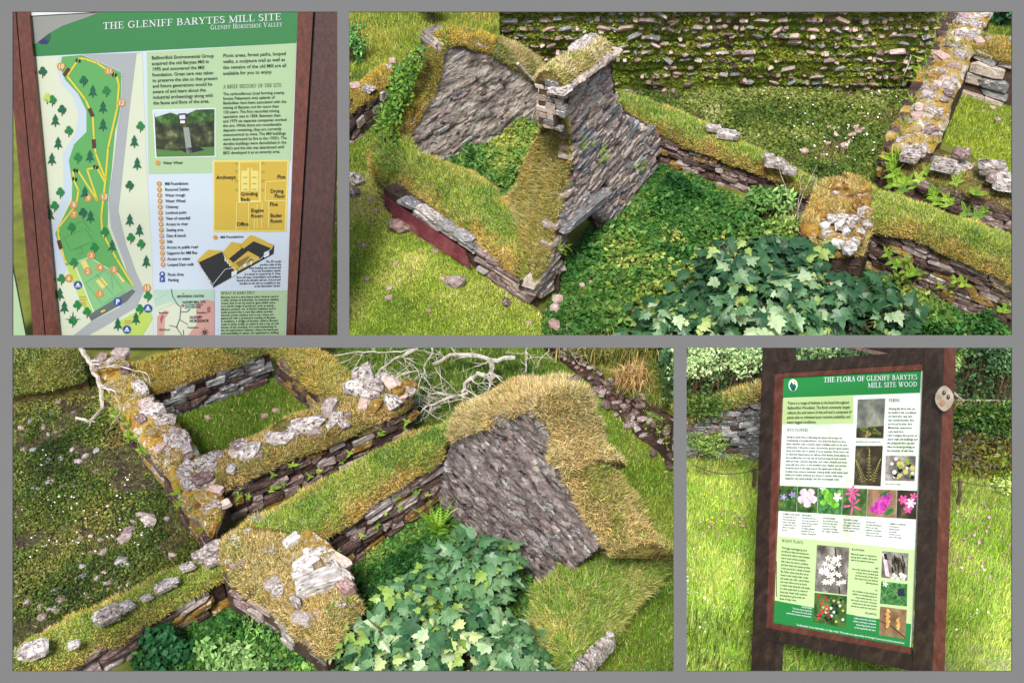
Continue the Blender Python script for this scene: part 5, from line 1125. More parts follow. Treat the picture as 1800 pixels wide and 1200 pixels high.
# pale green text panels
for q_ in [([(258,92),(521,76),(511,283),(372,283),(373,304),(261,306)], K['pale'], 0), ([(51,101),(58,101),(78,309),(71,309)], K['pale'], 0), ([(85,504),(96,503),(108,600),(94,600)], K['pale'], 0), ([(387,511),(505,510),(500,604),(389,604)], K['pale'], 0)]: B1.shapes('text_panel', [q_], None, 1)
# the map
mp_ = B1.shapes('site_map', [([(58,101),(250,93),(258,300),(268,470),(270,604),(104,604),(78,312)], K['cream'], 0),
  ([(104,100),(112,99),(109,116),(118,140),(138,162),(152,194),(153,232),(131,256),(123,282),(126,340),(98,408),(116,470),(108,500),(96,470),(86,410),(112,340),(110,270),(132,236),(138,200),(128,170),(108,148),(100,120)], K['river'], 1),
  ([(144,96),(250,93),(240,94),(228,190),(218,280),(213,330),(208,370),(222,430),(240,480),(254,510),(240,540),(190,570),(130,604),(110,604),(160,565),(210,540),(232,512),(218,460),(195,400),(190,340),(200,290),(206,220),(214,130),(146,97)], K['grey'], 2),
  ([(109,100),(144,97),(214,129),(211,195),(202,230),(196,300),(190,352),(189,398),(213,458),(234,505),(164,548),(133,462),(116,467),(97,411),(126,352),(127,322),(121,282),(130,254),(152,232),(152,195),(137,165),(114,140),(106,120)], K['green2'], 3),
  ([(133,462),(156,452),(205,480),(234,505),(166,548)], plain('print mid green', L3(132,192,128), .4), 4), ([(117,468),(134,462),(165,548),(152,556)], K['lime'], 4),
  ([(156,556),(164,548),(232,508),(238,512),(222,530),(160,564)], K['dgrey'], 5), ([(206,566),(262,536),(268,560),(250,590),(224,596)], K['lime'], 4)], None, 1)
its = []
for pl, wd in (([(139,103),(150,104),(170,111),(190,124),(205,134),(209,150),(206,190),(190,260),(186,310),(178,380),(180,410),(205,455),(234,502)], 3.2), ([(139,103),(118,134),(150,175),(163,205),(165,240),(168,270),(184,312)], 3.2), ([(137,300),(172,354),(153,298),(170,294),(184,320)], 3), ([(128,302),(131,320),(138,335),(134,360),(120,378),(103,400),(102,412),(113,455),(117,462)], 3.2), ([(178,548),(184,545)], 3)):
    its += [(q, K['yellow'], 6) for q in band(pl, wd)]
for q in band([(133,461),(157,452)], 1.2)+band([(157,452),(205,481)], 1.2)+band([(133,470),(165,548)], 1.6): its.append((q, K['white'], 7))
for x, y, a in ((117,127,.95),(160,198,-1.15),(165,253,-1.5),(105,430,-1.3)): c_, s_ = math.cos(a), math.sin(a); its.append(([(x+u_*8*c_-v_*3.4*s_, y-u_*8*s_-v_*3.4*c_) for u_, v_ in ((-1,-1),(1,-1),(1,1),(-1,1))], K['brown'], 7))
for x, y in ((137,107),(201,132),(133,300),(131,315),(168,294)): its += [([(x-5,y-1),(x-1,y-5),(x,y),(x-3,y+4)], K['black'], 7), ([(x+1,y-3),(x+5,y-2),(x+4,y+4),(x,y+3)], K['black'], 7)]
# dotted boundary and the dashed mill plan
def dots(pts, step, r, m):
    for (x0,y0),(x1,y1) in zip(pts, pts[1:]):
        l = math.hypot(x1-x0, y1-y0)
        for i in range(int(l/step)): f = i*step/l; its.append((rect(x0+(x1-x0)*f-r, y0+(y1-y0)*f-r, x0+(x1-x0)*f+r, y0+(y1-y0)*f+r), m, 8))
dots([(145,97),(214,126),(213,185),(206,230),(196,310),(190,356),(192,400),(216,460)], 2.6, .7, K['white'])
for pl in ([(112,418),(150,402),(165,424),(124,440),(112,418)], [(130,395),(146,388),(160,408)], [(150,497),(190,472),(218,512),(180,535),(150,497)], [(170,482),(200,520)], [(188,478),(196,486),(198,510)], [(134,438),(142,434),(146,444),(137,448)]): dots(pl, 3, .55, K['conifer'])
for q in ([(141,460),(150,456),(159,474),(150,478)], [(168,494),(174,490),(186,504),(180,508)], [(176,489),(179,487),(190,501),(187,503)], [(203,478),(208,480),(220,494),(216,497)]): its.append((q, K['goldl'], 7))
for y in (0,5,10,14): its.append((rect(139,521+y,151,523+y), K['tan'], 7))
for y in (0,4): its.append((rect(219,563+y,231,565+y), K['tan'], 7))
B1.shapes('paths', its, mp_, 1)
def fir(x, y, h): return [([(x, y-h),(x+h*.26, y-h*.5),(x+h*.12, y-h*.55),(x+h*.36, y-h*.1),(x+h*.06, y-h*.18),(x+h*.04, y+h*.05),(x-h*.04, y+h*.05),(x-h*.06, y-h*.18),(x-h*.36, y-h*.1),(x-h*.12, y-h*.55),(x-h*.26, y-h*.5)], K['conifer'], 8)]
def ash(x, y, h, c='tree'): return [(circ(x-h*.2, y-h*.45, h*.2, 8), K[c], 8), (circ(x+h*.16, y-h*.5, h*.22, 8), K[c], 8.3), (circ(x-h*.02, y-h*.72, h*.22, 8), K[c], 8.6), (circ(x+h*.1, y-h*.25, h*.13, 8), K[c], 8.9), (rect(x-h*.05, y-h*.3, x+h*.02, y+h*.06), K['brown'], 7.6)]
ts = []
for x, y in ((163,171),(181,199),(181,230),(97,222),(102,262),(91,290),(236,259),(241,298),(158,285),(149,349),(159,391),(88,388),(228,397),(245,415),(197,443),(257,470),(105,527),(113,550),(207,580),(239,570),(90,600)): ts.append(fir(x, y, 22))
for x, y, c in ((75,136,'conifer'),(147,152,'conifer'),(187,170,'tree'),(83,182,'lime'),(92,186,'tree'),(109,203,'conifer'),(121,240,'tree'),(137,287,'tree'),(247,232,'tree'),(228,336,'conifer'),(106,348,'tree'),(96,372,'tree'),(146,384,'conifer'),(126,410,'tree'),(184,418,'tree'),(230,428,'tree'),(248,439,'tree'),(166,445,'tree'),(130,472,'tree'),(108,500,'tree'),(136,546,'tree'),(153,558,'tree'),(128,574,'tree'),(260,530,'tree'),(246,553,'tree')): ts.append(ash(x, y, 20, c))
for t_ in ts:                                             # each tree symbol one small print, its trunk joined to it
    V, Fq, ms = [], [], []
    for px, m, l in t_:
        b = len(V); V += [B1.pt(x, y, .004+.0015*l) for x, y in px]
        for t in tessellate_polygon([[Vector((x, y, 0)) for x, y in px]]): Fq.append(tuple(i+b for i in t)); ms.append(m)
    o = mesh('tree_symbol', V, Fq, ms[0], mp_); o.data.materials.append(ms[-1]); o.data.polygons.foreach_set('material_index', [0 if m is ms[0] else 1 for m in ms])
nm = [(107,117,'10'),(191,125,'11'),(213,181,'12'),(183,346,'13'),(155,348,'9'),(130,360,'8'),(130,377,'7'),(160,449,'3'),(154,477,'2'),(176,470,'4'),(200,474,'5'),(121,489,'6'),(175,516,'1'),(258,506,'15')]
for x, y, _ in nm: B1.shapes('number_marker', [(circ(x, y, 7.2), K['ochre'], 0)], mp_, 4)
for x, y, s_ in nm: text(B1, 'numeral', [s_], x, y+3.6, 10.5, sl1(y), 0, m=K['white'], align='C', layer=5, parent=mp_)
for q_ in ((137,501),(223,579),(260,542),(207,530)): B1.shapes('blue_marker', [(circ(*q_, 7.6), K['blue'], 0)], mp_, 4)
text(B1, 'numeral', ['P'], 207, 534.5, 12.5, -.03, m=K['white'], align='C', layer=5, parent=mp_, bold=.02)
pc = []
for x, y in ((137,501),(223,579),(260,542)): pc += [([(x,y-5),(x+3.6,y+1),(x-3.6,y+1)], K['white'], 0), (rect(x-5,y+2,x+5,y+3.4), K['white'], 0)]
star = []
for k in range(8): a = k*math.pi/4; r_ = 15 if k % 2 == 0 else 9; star.append(([(128+r_*math.cos(a), 561+r_*math.sin(a)),(128+2*math.cos(a+.8), 561+2*math.sin(a+.8)),(128+2*math.cos(a-.8), 561+2*math.sin(a-.8))], K['black'], 0))
B1.shapes('picnic_symbols', pc, mp_, 5); B1.shapes('compass_rose', star, mp_, 4)
# body text
text(B1, 'body_lettering', ['Ballintrillick Environmental Group','acquired the old Barytes Mill in','1995 and uncovered the Mill','foundation. Great care was taken','to preserve the site so that present','and future generations would be','aware of and learn about the','industrial archaeology along with','the fauna and flora of the area.'], 266.5, 105, 8.6, -.036, .035, 115, 9.9, K['black'])
text(B1, 'body_lettering', ['Picnic areas, forest paths, looped','walks, a sculpture trail as well as','the remains of the old Mill are all','available for you to enjoy.'], 392, 101, 8.6, -.035, 0, 111, 10.4, K['black'])
serif(B1, 'heading_lettering', 'A BRIEF HISTORY OF THE SITE', 392, 156, 6.4, -.032, 103, K['black'], 3)
text(B1, 'body_lettering', ['The carboniferous (coal forming swamp','forests Palaeozoic era) uplands of','Benbulben have been associated with the','mining of Barytes ore for more than','120 years. The first recorded mining','operation was in 1858. Between then','and 1979 six separate companies worked','the ore. While there are considerable','deposits remaining, they are currently','uneconomical to mine. The Mill buildings','were destroyed by fire in the 1920\'s. The',"derelict buildings were demolished in the","1960's and the site was abandoned until",'BEG developed it as an amenity area.'], 392, 168, 7.3, -.026, 0, 112, 7.95, K['black'])
# water wheel photograph
M['pic_wheel'] = picture('printed woodland', [(.34, L3(16,20,14)), (.48, L3(40,46,28)), (.58, L3(66,74,44)), (.72, L3(120,128,96))], 7)
M['pic_leaf'] = picture('printed foliage', [(.34, L3(14,28,16)), (.5, L3(34,64,26)), (.7, L3(92,128,60))], 7)
ph = B1.shapes('wheel_photo', [([(268,193),(379,190),(379,276),(273,278)], K['white'], 0), ([(271,195),(377,192),(377,274),(275,276)], M['pic_wheel'], 1), ([(271,195),(345,193),(330,200),(300,204),(273,208)], K['paleblue'], 2), ([(273,206),(300,198),(312,202),(330,206),(340,196),(377,192),(377,214),(345,214),(322,224),(296,216),(280,222),(272,216)], M['pic_leaf'], 3), ([(275,262),(310,266),(340,260),(377,258),(377,274),(275,276)], plain('print lawn', L3(84,132,62), .4), 3), ([(312,262),(350,258),(360,264),(330,270)], K['black'], 4),
  ([(322,224),(332,224),(338,268),(328,270)], plain('print spray', L3(150,160,150), .4), 4), ([(313,200),(327,199),(329,220),(315,221)], K['brown'], 4), ([(315,203),(325,202),(326,209),(316,210)], K['paleblue'], 5), ([(317,212),(325,212),(325,217),(317,217)], K['white'], 5)], None, 2)
B1.shapes('marker_dot', [(circ(277.5,286.5,4.4), K['ochre'], 0), (circ(378.5,417,4), K['ochre'], 0)], None, 3); text(B1, 'caption_lettering', ['Water Wheel'], 286.5, 289, 7.2, -.02, 0, 34, m=K['black'])
text(B1, 'caption_lettering', ['Mill Foundations'], 387, 419, 6.4, -.03, 0, 41, m=K['black'])
# floor plan
fp = B1.shapes('floor_plan', [([(374,282),(508,281),(503,407),(375,408)], K['goldl'], 0), ([(377,285),(505,284),(500,405),(377,405)], K['gold'], 1), ([(419,285),(459,285),(458,355),(419,357)], K['goldl'], 2), ([(422,286),(456,286),(455,352),(422,352)], K['gold'], 3), ([(424,300),(434,300),(435,295),(438,295),(438,336),(424,337)], K['goldl'], 4), ([(441,295),(443,295),(444,300),(454,300),(454,336),(441,337)], K['goldl'], 4)], None, 2)
wl = []
for pl in ([(415,356),(462,355)], [(416,356),(415,405)], [(437,356),(437,405)], [(461,353),(460,400)], [(467,320),(503,318)], [(467,320),(466,353),(502,353)], [(473,354),(472,400)], [(448,380),(447,402)], [(452,360),(452,402)]): wl += [(q, K['goldl'], 0) for q in band(pl, 1.6)]
for x, y in ((416,288),(416,301),(416,318),(416,334),(462,287),(462,302),(462,318),(462,334)): wl += [(q, K['tan'], 1) for q in band([(x-2,y-1.5),(x+2,y-1.5),(x+2,y+1.5),(x-2,y+1.5),(x-2,y-1.5)], .7)]
for x, y in ((431,312),(447,312),(431,323),(447,323),(431,333),(447,333)): wl.append((rect(x-3.4,y-1,x+3.4,y+1), K['tan'], 1))
B1.shapes('plan_walls', wl, fp, 4)
for s_, x, y, sz in ((['Archways'],380,315,9.4),(['Flue'],487,314,9.4),(['Drying'],475,339,9.2),(['Floor'],482,348,9.2),(['Grinding','Beds'],423,344,9.2),(['Flue'],474,362,9.2),(['Engine','Room'],441,373,9.2),(['Boiler','Room'],475,382,9.2),(['Office'],416,397,9.2)): text(B1, 'plan_lettering', s_, x, y, sz, -.02, 0, gap=9.6, m=K['black'], parent=fp, layer=6, sx=.92)
# building drawing
bdw = B1.shapes('building_drawing', [([(347,457),(366,439),(393,444),(407,427),(423,430),(440,413),(482,431),(481,446),(374,506)], K['dark'], 0), ([(347,457),(366,439),(393,441),(347,462)], K['gold'], 1), ([(391,444),(407,425),(424,428),(424,437),(402,455)], K['gold'], 1), ([(420,432),(440,413),(448,415),(481,431),(478,437),(446,424),(428,437)], K['gold'], 1), ([(393,447),(412,463),(418,476),(416,480),(396,458)], K['gold'], 2), ([(410,462),(436,441),(456,452),(455,457),(420,476)], K['gold'], 2), ([(414,462),(436,450),(446,456),(420,470)], plain('print shade gold', L3(140,116,54), .4), 3)], None, 2)
wh = []
for pl in ([(347,462),(374,500),(374,506)], [(374,500),(396,473),(416,470)], [(393,447),(398,460)], [(416,478),(440,453),(456,456)], [(456,457),(478,436)], [(348,463),(374,505)]): wh += [(q, K['white'], 0) for q in band(pl, .8)]
for x, y in ((352,470),(356,476),(360,482),(364,488),(368,494),(396,456),(400,460),(404,465)): wh.append((rect(x-1,y-2.5,x+1,y+3), K['white'], 0))
for q in ([(407,478),(416,474),(416,482),(407,487)], [(464,444),(473,440),(473,449),(464,453)], [(428,465),(433,463),(433,468),(428,470)], [(440,460),(443,458),(443,464),(440,466)]): wh.append((q, K['white'], 0))
B1.shapes('building_edges', wh, bdw, 4)
text(B1, 'caption_lettering', ['The 3D model','and floor plan of the','main building was constructed','from the foundation details.','It is based on research by G. Foley','from old maps, local folklore and evidence','found at the derelict mill site. A book and','booklet on the site are available to buy','at the Benwiskin Centre.'], 494, 461, 5.4, -.02, -.03, 78, 5.35, K['black'], 'R', shear=.2)
# legend
leg = ['Mill Foundations','Restored Stables','Water trough','Water Wheel','Chimney','Lookout point','View of waterfall','Access to river','Seating area','Dam & bench','Stile','Access to public road','Supports for Mill flue','Access to water','Looped Dam walk']
for i in range(15): B1.shapes('legend_dot', [(circ(279.5+i*.48, 323+i*10.15, 4.5, 10), K['ochre'], 0)], None, 3)
for i, s_ in enumerate(leg): text(B1, 'legend_lettering', [s_], 289.5+i*.33, 325.5+i*10.15, 7.4, -.018, m=K['black'], sx=.84); text(B1, 'numeral', [str(i+1)], 279.5+i*.48, 325+i*10.15, 6, -.02, m=K['white'], align='C', layer=5)
lb = B1.shapes('legend_symbols', [(circ(285,482,5), K['blue'], 0), (rect(280.5,487,289.5,495.5), K['blue'], 0), ([(285,478.5),(288,483),(282,483)], K['white'], 1)], None, 3)
text(B1, 'legend_lettering', ['Picnic Area'], 294.5, 485, 7.4, -.02, m=K['black'], sx=.84); text(B1, 'legend_lettering', ['Parking'], 295.5, 494.5, 7.4, -.02, m=K['black'], sx=.84); text(B1, 'numeral', ['P'], 285, 494, 8, 0, m=K['white'], align='C', layer=5)
# area map
am = B1.shapes('area_map', [([(270,509),(377,509),(377,604),(277,604)], plain('print map green', L3(180,212,190), .4), 0), ([(273,540),(300,530),(330,545),(345,540),(350,604),(276,604)], K['cream'], 1), ([(276,556),(290,545),(298,548),(290,560),(288,604),(276,604)], K['pink'], 2), ([(345,532),(365,526),(377,530),(377,604),(340,604),(330,590),(345,570)], K['pink'], 2), ([(364,540),(370,538),(370,549),(364,550)], plain('print mountain', L3(168,96,88), .4), 3), ([(281,560),(286,552),(288,556),(283,570)], plain('print mountain dark', L3(168,96,88), .4), 3)], None, 2)
am_l = []
for pl in ([(301,508),(303,520),(312,535),(318,540),(316,560),(310,575),(320,590),(318,604)], [(317,548),(328,548),(334,544)], [(316,562),(330,570)], [(312,575),(298,572)], [(322,580),(324,604)]): am_l += [(q, K['dgrey'], 0) for q in band(pl, 1.5)]
for pl in ([(271,525),(285,520),(295,510)], [(275,545),(300,535),(318,525),(335,512)]): am_l += [(q, K['cream'], 0) for q in band(pl, 1.2)]
for k in range(8): a = k*math.pi/4; am_l.append(([(360+9*math.cos(a), 584+9*math.sin(a)),(360+1.5*math.cos(a+.8), 584+1.5*math.sin(a+.8)),(360+1.5*math.cos(a-.8), 584+1.5*math.sin(a-.8))], K['black'], 1))
am_l += [(circ(321,537,2.4,7), K['red'], 1), (circ(322,516,1.4,7), K['red'], 1)]
B1.shapes('map_roads', am_l, am, 4)
for s_, x, y, sz in ((['BENWISKIN CENTRE'],311,523,6),(['GLENIFF MILL SITE'],320,533,6),(['& LOOPED WALKS','(YOU ARE HERE)'],325,537.5,4.4),(['GLENIFF','HORSESHOE'],333,560,7),(['Old School'],279,581,5),(['Benwiskin'],279,551,4.6),(['Tievebaun'],345,551,5),(['Truskmore'],329,577,5)): text(B1, 'map_lettering', s_, x, y, sz, -.02, gap=sz*.92, m=K['black'], parent=am, layer=6, sx=.85)
serif(B1, 'heading_lettering', 'WHAT IS BARYTES?', 388.5, 517.5, 4.6, -.02, 59, K['black'], 3)
text(B1, 'body_lettering', ['Barytes ore is a very heavy inert mineral used in','a wide variety of industries. Its chemical stability','means that it can be used to give added value','to a whole range of products, such as paints,','plastics, pottery, etc. It blocks radiation and is','easily ground into a very fine white powder.','Atomic power stations and x-ray rooms are','plastered with a protective coating of Barytes.','In medicine, a sludge of barytes, called a Barium','meal, is taken orally, to assist in the x-ray of soft','tissues of the stomach. It is used extensively in','the oil exploration industry, where its heaviness','and insolubility in water, are exploited as drilling'], 388.5, 524, 5.3, -.015, -.01, 102, 5.28, K['black'])
text(B1, 'side_lettering', ['Mill buildings and site plan drawn from survey'], 98, 518, 3, 12., 0, m=K['black'], sx=.15)
TEXTS.pop()
flush_texts()
# ================================================================== lower right: the flora board in its meadow
MEAD = [(120,146,48),(146,172,54),(108,156,46),(162,182,80),(190,190,104),(126,166,56)]
lawn('meadow_grass', [(1195,800),(1800,830),(1800,1200),(1195,1200)], 9000, .13, MEAD, seed=201, w=.011, bright=1.5, lean=.6, scale=1.6)
p = in_ground(gpoly((1200,1090),(1340,1090),(1340,1195),(1200,1195)), 260, zfun=gz); blades('tall_grass', p, .36, .014, pal([(60,90,34),(96,124,50),(140,150,80)], len(p)), .45, two=True)
p = in_ground(gpoly((1350,1130),(1650,1170),(1650,1200),(1350,1200)), 700, zfun=gz); blades('tall_grass', p, .3, .014, pal([(70,112,30),(104,146,46),(150,176,80)], len(p)), .5, two=True)
p = in_ground(gpoly((1200,810),(1345,805),(1345,835),(1200,840)), 1600, zfun=gz); blades('tall_grass', p, .26, .014, pal([(96,130,44),(136,160,60),(186,176,104)], len(p)), .5)
p = in_ground(gpoly((1660,850),(1800,860),(1800,905),(1660,895)), 1600, zfun=gz); blades('tall_grass', p, .24, .013, pal([(96,130,44),(136,160,60),(176,170,96)], len(p)), .5)
def heads(name, px, dens, z, size, colors):
    p = in_ground(gpoly(*px), dens, zfun=gz); p[:,2] += z*(.6+.7*RNG.random(len(p))); leaves(name, p, size, pal(colors, len(p)), None, .9, asp=.9)
heads('clover_heads', [(1215,915),(1300,905),(1320,945),(1225,955)], 260, .12, .032, [(196,130,150),(214,160,176)])
heads('clover_heads', [(1668,900),(1785,900),(1785,1050),(1660,1010)], 130, .13, .034, [(190,120,170),(206,150,180)])
heads('buttercups', [(1205,860),(1330,850),(1320,930),(1205,930)], 90, .12, .024, [(236,206,40),(240,220,60)])
heads('white_clover', [(1205,960),(1320,960),(1315,1120),(1205,1120)], 60, .1, .03, [(226,226,216),(244,244,236)])
heads('white_clover', [(1660,1000),(1785,1000),(1785,1120),(1650,1120)], 40, .1, .03, [(226,226,216),(244,244,236)])
p = in_ground(gpoly((1195,830),(1800,850),(1800,1195),(1195,1195)), 420, zfun=gz); blades('seed_stems', p, .24, .007, pal([(176,176,96),(206,196,130),(150,140,80),(120,160,60)], len(p)), .35)
M['gravel'] = noisy('pale gravel path', [(.3, L3(112,104,92)), (.5, L3(160,152,138)), (.7, L3(200,194,180))], 14, bump=.6)
patch('gravel_path', [(1640,1150),(1710,1140),(1800,1165),(1800,1215),(1630,1215)], 'gravel', .05, .06, 4)

# -- ivy grown stone wall behind, its plants, trees
wall('field_wall', 'old grey stone wall across the back of the meadow under brambles', 'wall', [(1185,812),(1810,842)], [(1185,742),(1240,722),(1290,706),(1345,694),(1500,704),(1660,722),(1810,726)], [(1185,706),(1240,694),(1290,684),(1345,668),(1500,686),(1660,706),(1810,710)],
     row=.085, lens=(.09,.28), mats=(('stone_grey',6),('stone_dark',1)), limit=300, seed=211, proud=.05, turfkw=dict(dens=2600, bh=.14, bulge=.06, colors=[(120,140,50),(150,160,70),(186,170,90),(200,150,80),(120,146,60)], over=.06))
def oncurtain(px, dens_n, size, colors, z0=0, jit=.08, group=None, name='ivy', label=None, tilt=.8):
    q = RNG.random((dens_n,2)); xs_ = [a for a, _ in px]; ys_ = [b for _, b in px]
    x = min(xs_)+q[:,0]*(max(xs_)-min(xs_)); y = min(ys_)+q[:,1]*(max(ys_)-min(ys_)); k = inpoly(x, y, px)
    A = P(1185,812); u = P(1810,842)-A; u.normalize(); n = u.cross(Vector((0,0,1))); n = n if n.dot(CAMP-A) > 0 else -n
    pts = np.array([tuple(onplane(a, b, A+n*.1, n)) for a, b in zip(x[k], y[k])])+RNG.normal(0, jit, (k.sum(),3))*np.array([1,.7,1])
    o = leaves(name, pts, size, pal(colors, len(pts)), np.array(n)*.8, tilt, kind=None); return tag(o, label, name.replace('_', ' '), group)
oncurtain([(1200,700),(1260,690),(1275,712),(1250,735),(1200,730)], 900, .06, [(40,70,34),(70,100,44),(110,130,60)], label='dark ivy draped over the left end of the meadow wall')
oncurtain([(1660,716),(1790,712),(1790,760),(1740,756),(1700,748),(1660,762)], 2200, .065, [(34,62,28),(56,92,40),(96,124,56)], label='thick ivy curtain on the meadow wall right of the signpost')
oncurtain([(1660,760),(1790,755),(1790,840),(1660,842)], 1500, .06, [(110,84,36),(96,100,44),(130,116,50),(74,92,40)], name='moss', label='brown and green moss over the meadow wall right of the signpost')
for x, y, s in ((1722,775,.2),(1735,790,.22),(1752,772,.2),(1765,782,.22),(1745,800,.2),(1760,800,.22),(1775,795,.2),(1728,805,.16),(1690,800,.16)):
    v = P(x, y, 1.0-.011*(y-740)); fern(v+Vector((0,-.12,0)), s, 'bright fern growing out of the meadow wall right of the signpost', 'ferns on the meadow wall', Vector((0,-.9,.2)))
cl = lambda p: pix(p)[:,1] > 605
HAZE_PALE = [(120,152,100),(156,184,122),(190,210,150),(214,226,180)]; DARK = [(30,56,38),(50,82,54),(76,108,70),(110,140,90)]  # first palette lightened so the leaf colours carry the overexposed background haze
for i, (x, Y, z, ra, n, col, lab) in enumerate(((1225,13.35,1.45,(.5,.3,.55),2200,HAZE_PALE,'pale willow like tree at the left edge behind the meadow wall'),(1290,13.3,1.5,(.45,.3,.55),2200,HAZE_PALE[:3]+[(150,180,120)],'mid green tree behind the meadow wall left of the sign'),(1345,13.5,1.45,(.4,.3,.5),1600,HAZE_PALE,'pale tree partly hidden by the left signpost'),(1420,13.6,1.4,(.5,.3,.5),2200,HAZE_PALE,'pale leafy tree showing above the sign under its roof'),
    (1540,13.6,1.4,(.5,.3,.5),1200,HAZE_PALE,'tree hidden behind the flora sign and its roof'),(1675,13.4,1.5,(.28,.25,.5),1500,[(70,110,50),(120,156,80),(170,190,120)],'light leafed tree beside the right signpost'),(1720,13.6,1.45,(.4,.3,.5),2400,DARK,'dark tree on the right behind the meadow wall'),(1775,13.4,1.4,(.4,.3,.55),2400,[(60,96,60),(90,126,80),(124,154,104)],'grey green tree at the right edge behind the meadow wall'))):
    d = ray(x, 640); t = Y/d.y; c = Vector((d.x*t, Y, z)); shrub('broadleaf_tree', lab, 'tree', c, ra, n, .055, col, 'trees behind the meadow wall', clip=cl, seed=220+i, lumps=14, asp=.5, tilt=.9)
# a backing wood so no lawn shows between the crowns
p = np.stack([RNG.uniform(2.2, 8, 16000), RNG.uniform(13.2, 14.4, 16000), RNG.uniform(.6, 1.9, 16000)], 1); p = p[cl(p)]; leaves('undergrowth', p, .07, pal([(40,64,40),(60,90,54),(90,120,76)], len(p)), None, 1.)
shrub('willow_bush', 'yellow green bush growing against the left of the meadow wall', 'bush', P(1228,805)+Vector((0,-.1,.42)), (.4,.26,.48), 1900, .05, [(80,112,50),(124,152,70),(166,184,100)], seed=231, asp=.4)
shrub('low_shrub', 'low dark bramble at the foot of the meadow wall', 'shrub', P(1290,815)+Vector((0,-.05,.12)), (.4,.16,.16), 700, .055, [(70,104,40),(110,140,56),(160,150,90)], seed=232, trunk=False)
shrub('willow_bush', 'light green bush at the right edge by the wire fence', 'bush', P(1765,865)+Vector((0,0,.2)), (.42,.22,.3), 1500, .05, [(120,150,56),(160,184,86),(196,206,130)], seed=233, asp=.45)
shrub('low_shrub', 'low light shrub between the right signpost and the fence post', 'shrub', P(1690,850)+Vector((0,.1,.12)), (.3,.14,.16), 700, .05, [(110,140,56),(150,176,80)], seed=234, trunk=False)
# -- fences
def bar(p0, p1, wd, m): 
    V, Fq = tubes([[(p0, wd), (p1, wd)]], 6); return V, Fq, m
def postrope(name, label, posts, ropes, g=None):
    r_ = empty(name, tuple(P(*posts[0][1])), label, 'fence', g); r_['kind'] = 'thing'
    for (top, bot) in posts:
        b = P(*bot); A = b; n = Vector((0,-1,0)); t = onplane(top[0], top[1], A, n); V, Fq = tubes([[(b-Vector((0,0,.2)), .028), (b.lerp(t, .5), .026), (t, .025)]], 7); mesh('post', V, Fq, M['post'], r_)
    for pts in ropes:
        V, Fq = tubes([[(v, .008) for v in pts]], 5); mesh('rope', V, Fq, M['rope'], r_)
M['post'] = noisy('weathered fence wood', [(.3, L3(70,54,46)), (.6, L3(120,98,84)), (.8, L3(150,130,114))], 4, bump=.4, stretch=(4,4,.6)); M['rope'] = plain('dark rope', L3(120,106,84), .9)
def top_at(x, yt, xb, yb): b = P(xb, yb); return onplane(x, yt, b, Vector((0,-1,0)))
h0 = top_at(1326,826,1326,862)
postrope('rope_fence', 'slack rope on a short post left of the flora sign', [((1326,822),(1326,862))], [[h0+Vector((-.85*f, .08*f, -.13*math.sin(math.pi*f)+.02*f)) for f in [i/10 for i in range(11)]], [h0+Vector((.4*f, .1*f, -.05*math.sin(math.pi*f))) for f in [i/5 for i in range(6)]]])
h1 = top_at(1687,846,1687,892)
postrope('wire_fence', 'thin wire on a wooden post right of the flora sign', [((1687,842),(1687,893))], [[h1+Vector((.75*f, -.02*f, -.1*f-.03*math.sin(math.pi*f))) for f in [i/8 for i in range(9)]], [h1+Vector((-.3*f, 0, -.01)) for f in [i/3 for i in range(4)]]])
pk = [P(1655,878,.04), P(1720,884,.04), P(1800,892,.04)]; V, Fq = tubes([[(v, .03) for v in pk]], 6); tag(mesh('log_edging', V, Fq, M['bark']), 'pale log edging lying along the grass beside the wire fence post', 'log')
ft = [PD(1707,704,17.6), PD(1763,706,17.7)]; rf = empty('rail_fence', tuple(ft[0]), 'far wooden rail fence on top of the meadow wall at the right', 'fence'); rf['kind'] = 'thing'
for v in [PD(1682,702,17.5)]+ft+[PD(1800,708,17.8)]: V, Fq = tubes([[(v-Vector((0,0,.25)), .02), (v, .02)]], 6); mesh('post', V, Fq, M['post'], rf)
V, Fq = tubes([[(PD(1665,703,17.5), .012), (PD(1707,703,17.55), .012), (PD(1800,705,17.8), .012)]], 6); mesh('rail', V, Fq, M['bark'], rf)
V, Fq = tubes([[(PD(1672,686,17.2), .02), (PD(1690,702,17.3), .02)]], 6); mesh('rail', V, Fq, M['bark'], rf)

# -- the board itself
n2 = -(RV*.82904-UV*.12579+FV*.54486).normalized()
b2p = PD(1655, 1130, 12.75)
fg = empty('flora_board', tuple(b2p), 'flora information board in a dark timber frame standing in the bright meadow', 'sign')
B2 = Board(b2p, n2, fg)
def sl2(y): return -.045+(y-657)/459*.225
LN2 = -.042
M['flora_wood'] = noisy('dark stained timber', [(.3, L3(28,20,16)), (.5, L3(44,32,26)), (.7, L3(62,50,38))], 3, detail=8, bump=.15, bscale=8, stretch=(4,4,1), rough=.5, spec=.4, speck=[(L3(120,112,100), 12, .68, .73)])
M['flora_red'] = noisy('reddish stained timber', [(.3, L3(66,34,26)), (.5, L3(88,48,38)), (.7, L3(108,64,52))], 3, detail=8, bump=.15, bscale=8, stretch=(4,4,1), rough=.5, spec=.4, speck=[(L3(190,172,160), 12, .67, .71)])
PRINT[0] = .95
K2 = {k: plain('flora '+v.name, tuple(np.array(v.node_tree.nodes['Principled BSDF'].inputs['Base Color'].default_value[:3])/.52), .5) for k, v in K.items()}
K1, K = K, K2
pw = noisy('print weathered white', [(.35, L3(186,198,170)), (.5, L3(216,226,212)), (.7, L3(226,234,226))], 1.6, bump=0, rough=.5)
B2.block('panel', [(1373,655),(1622,643),(1600,1144),(1355,1100)], pw, 0, -.03)
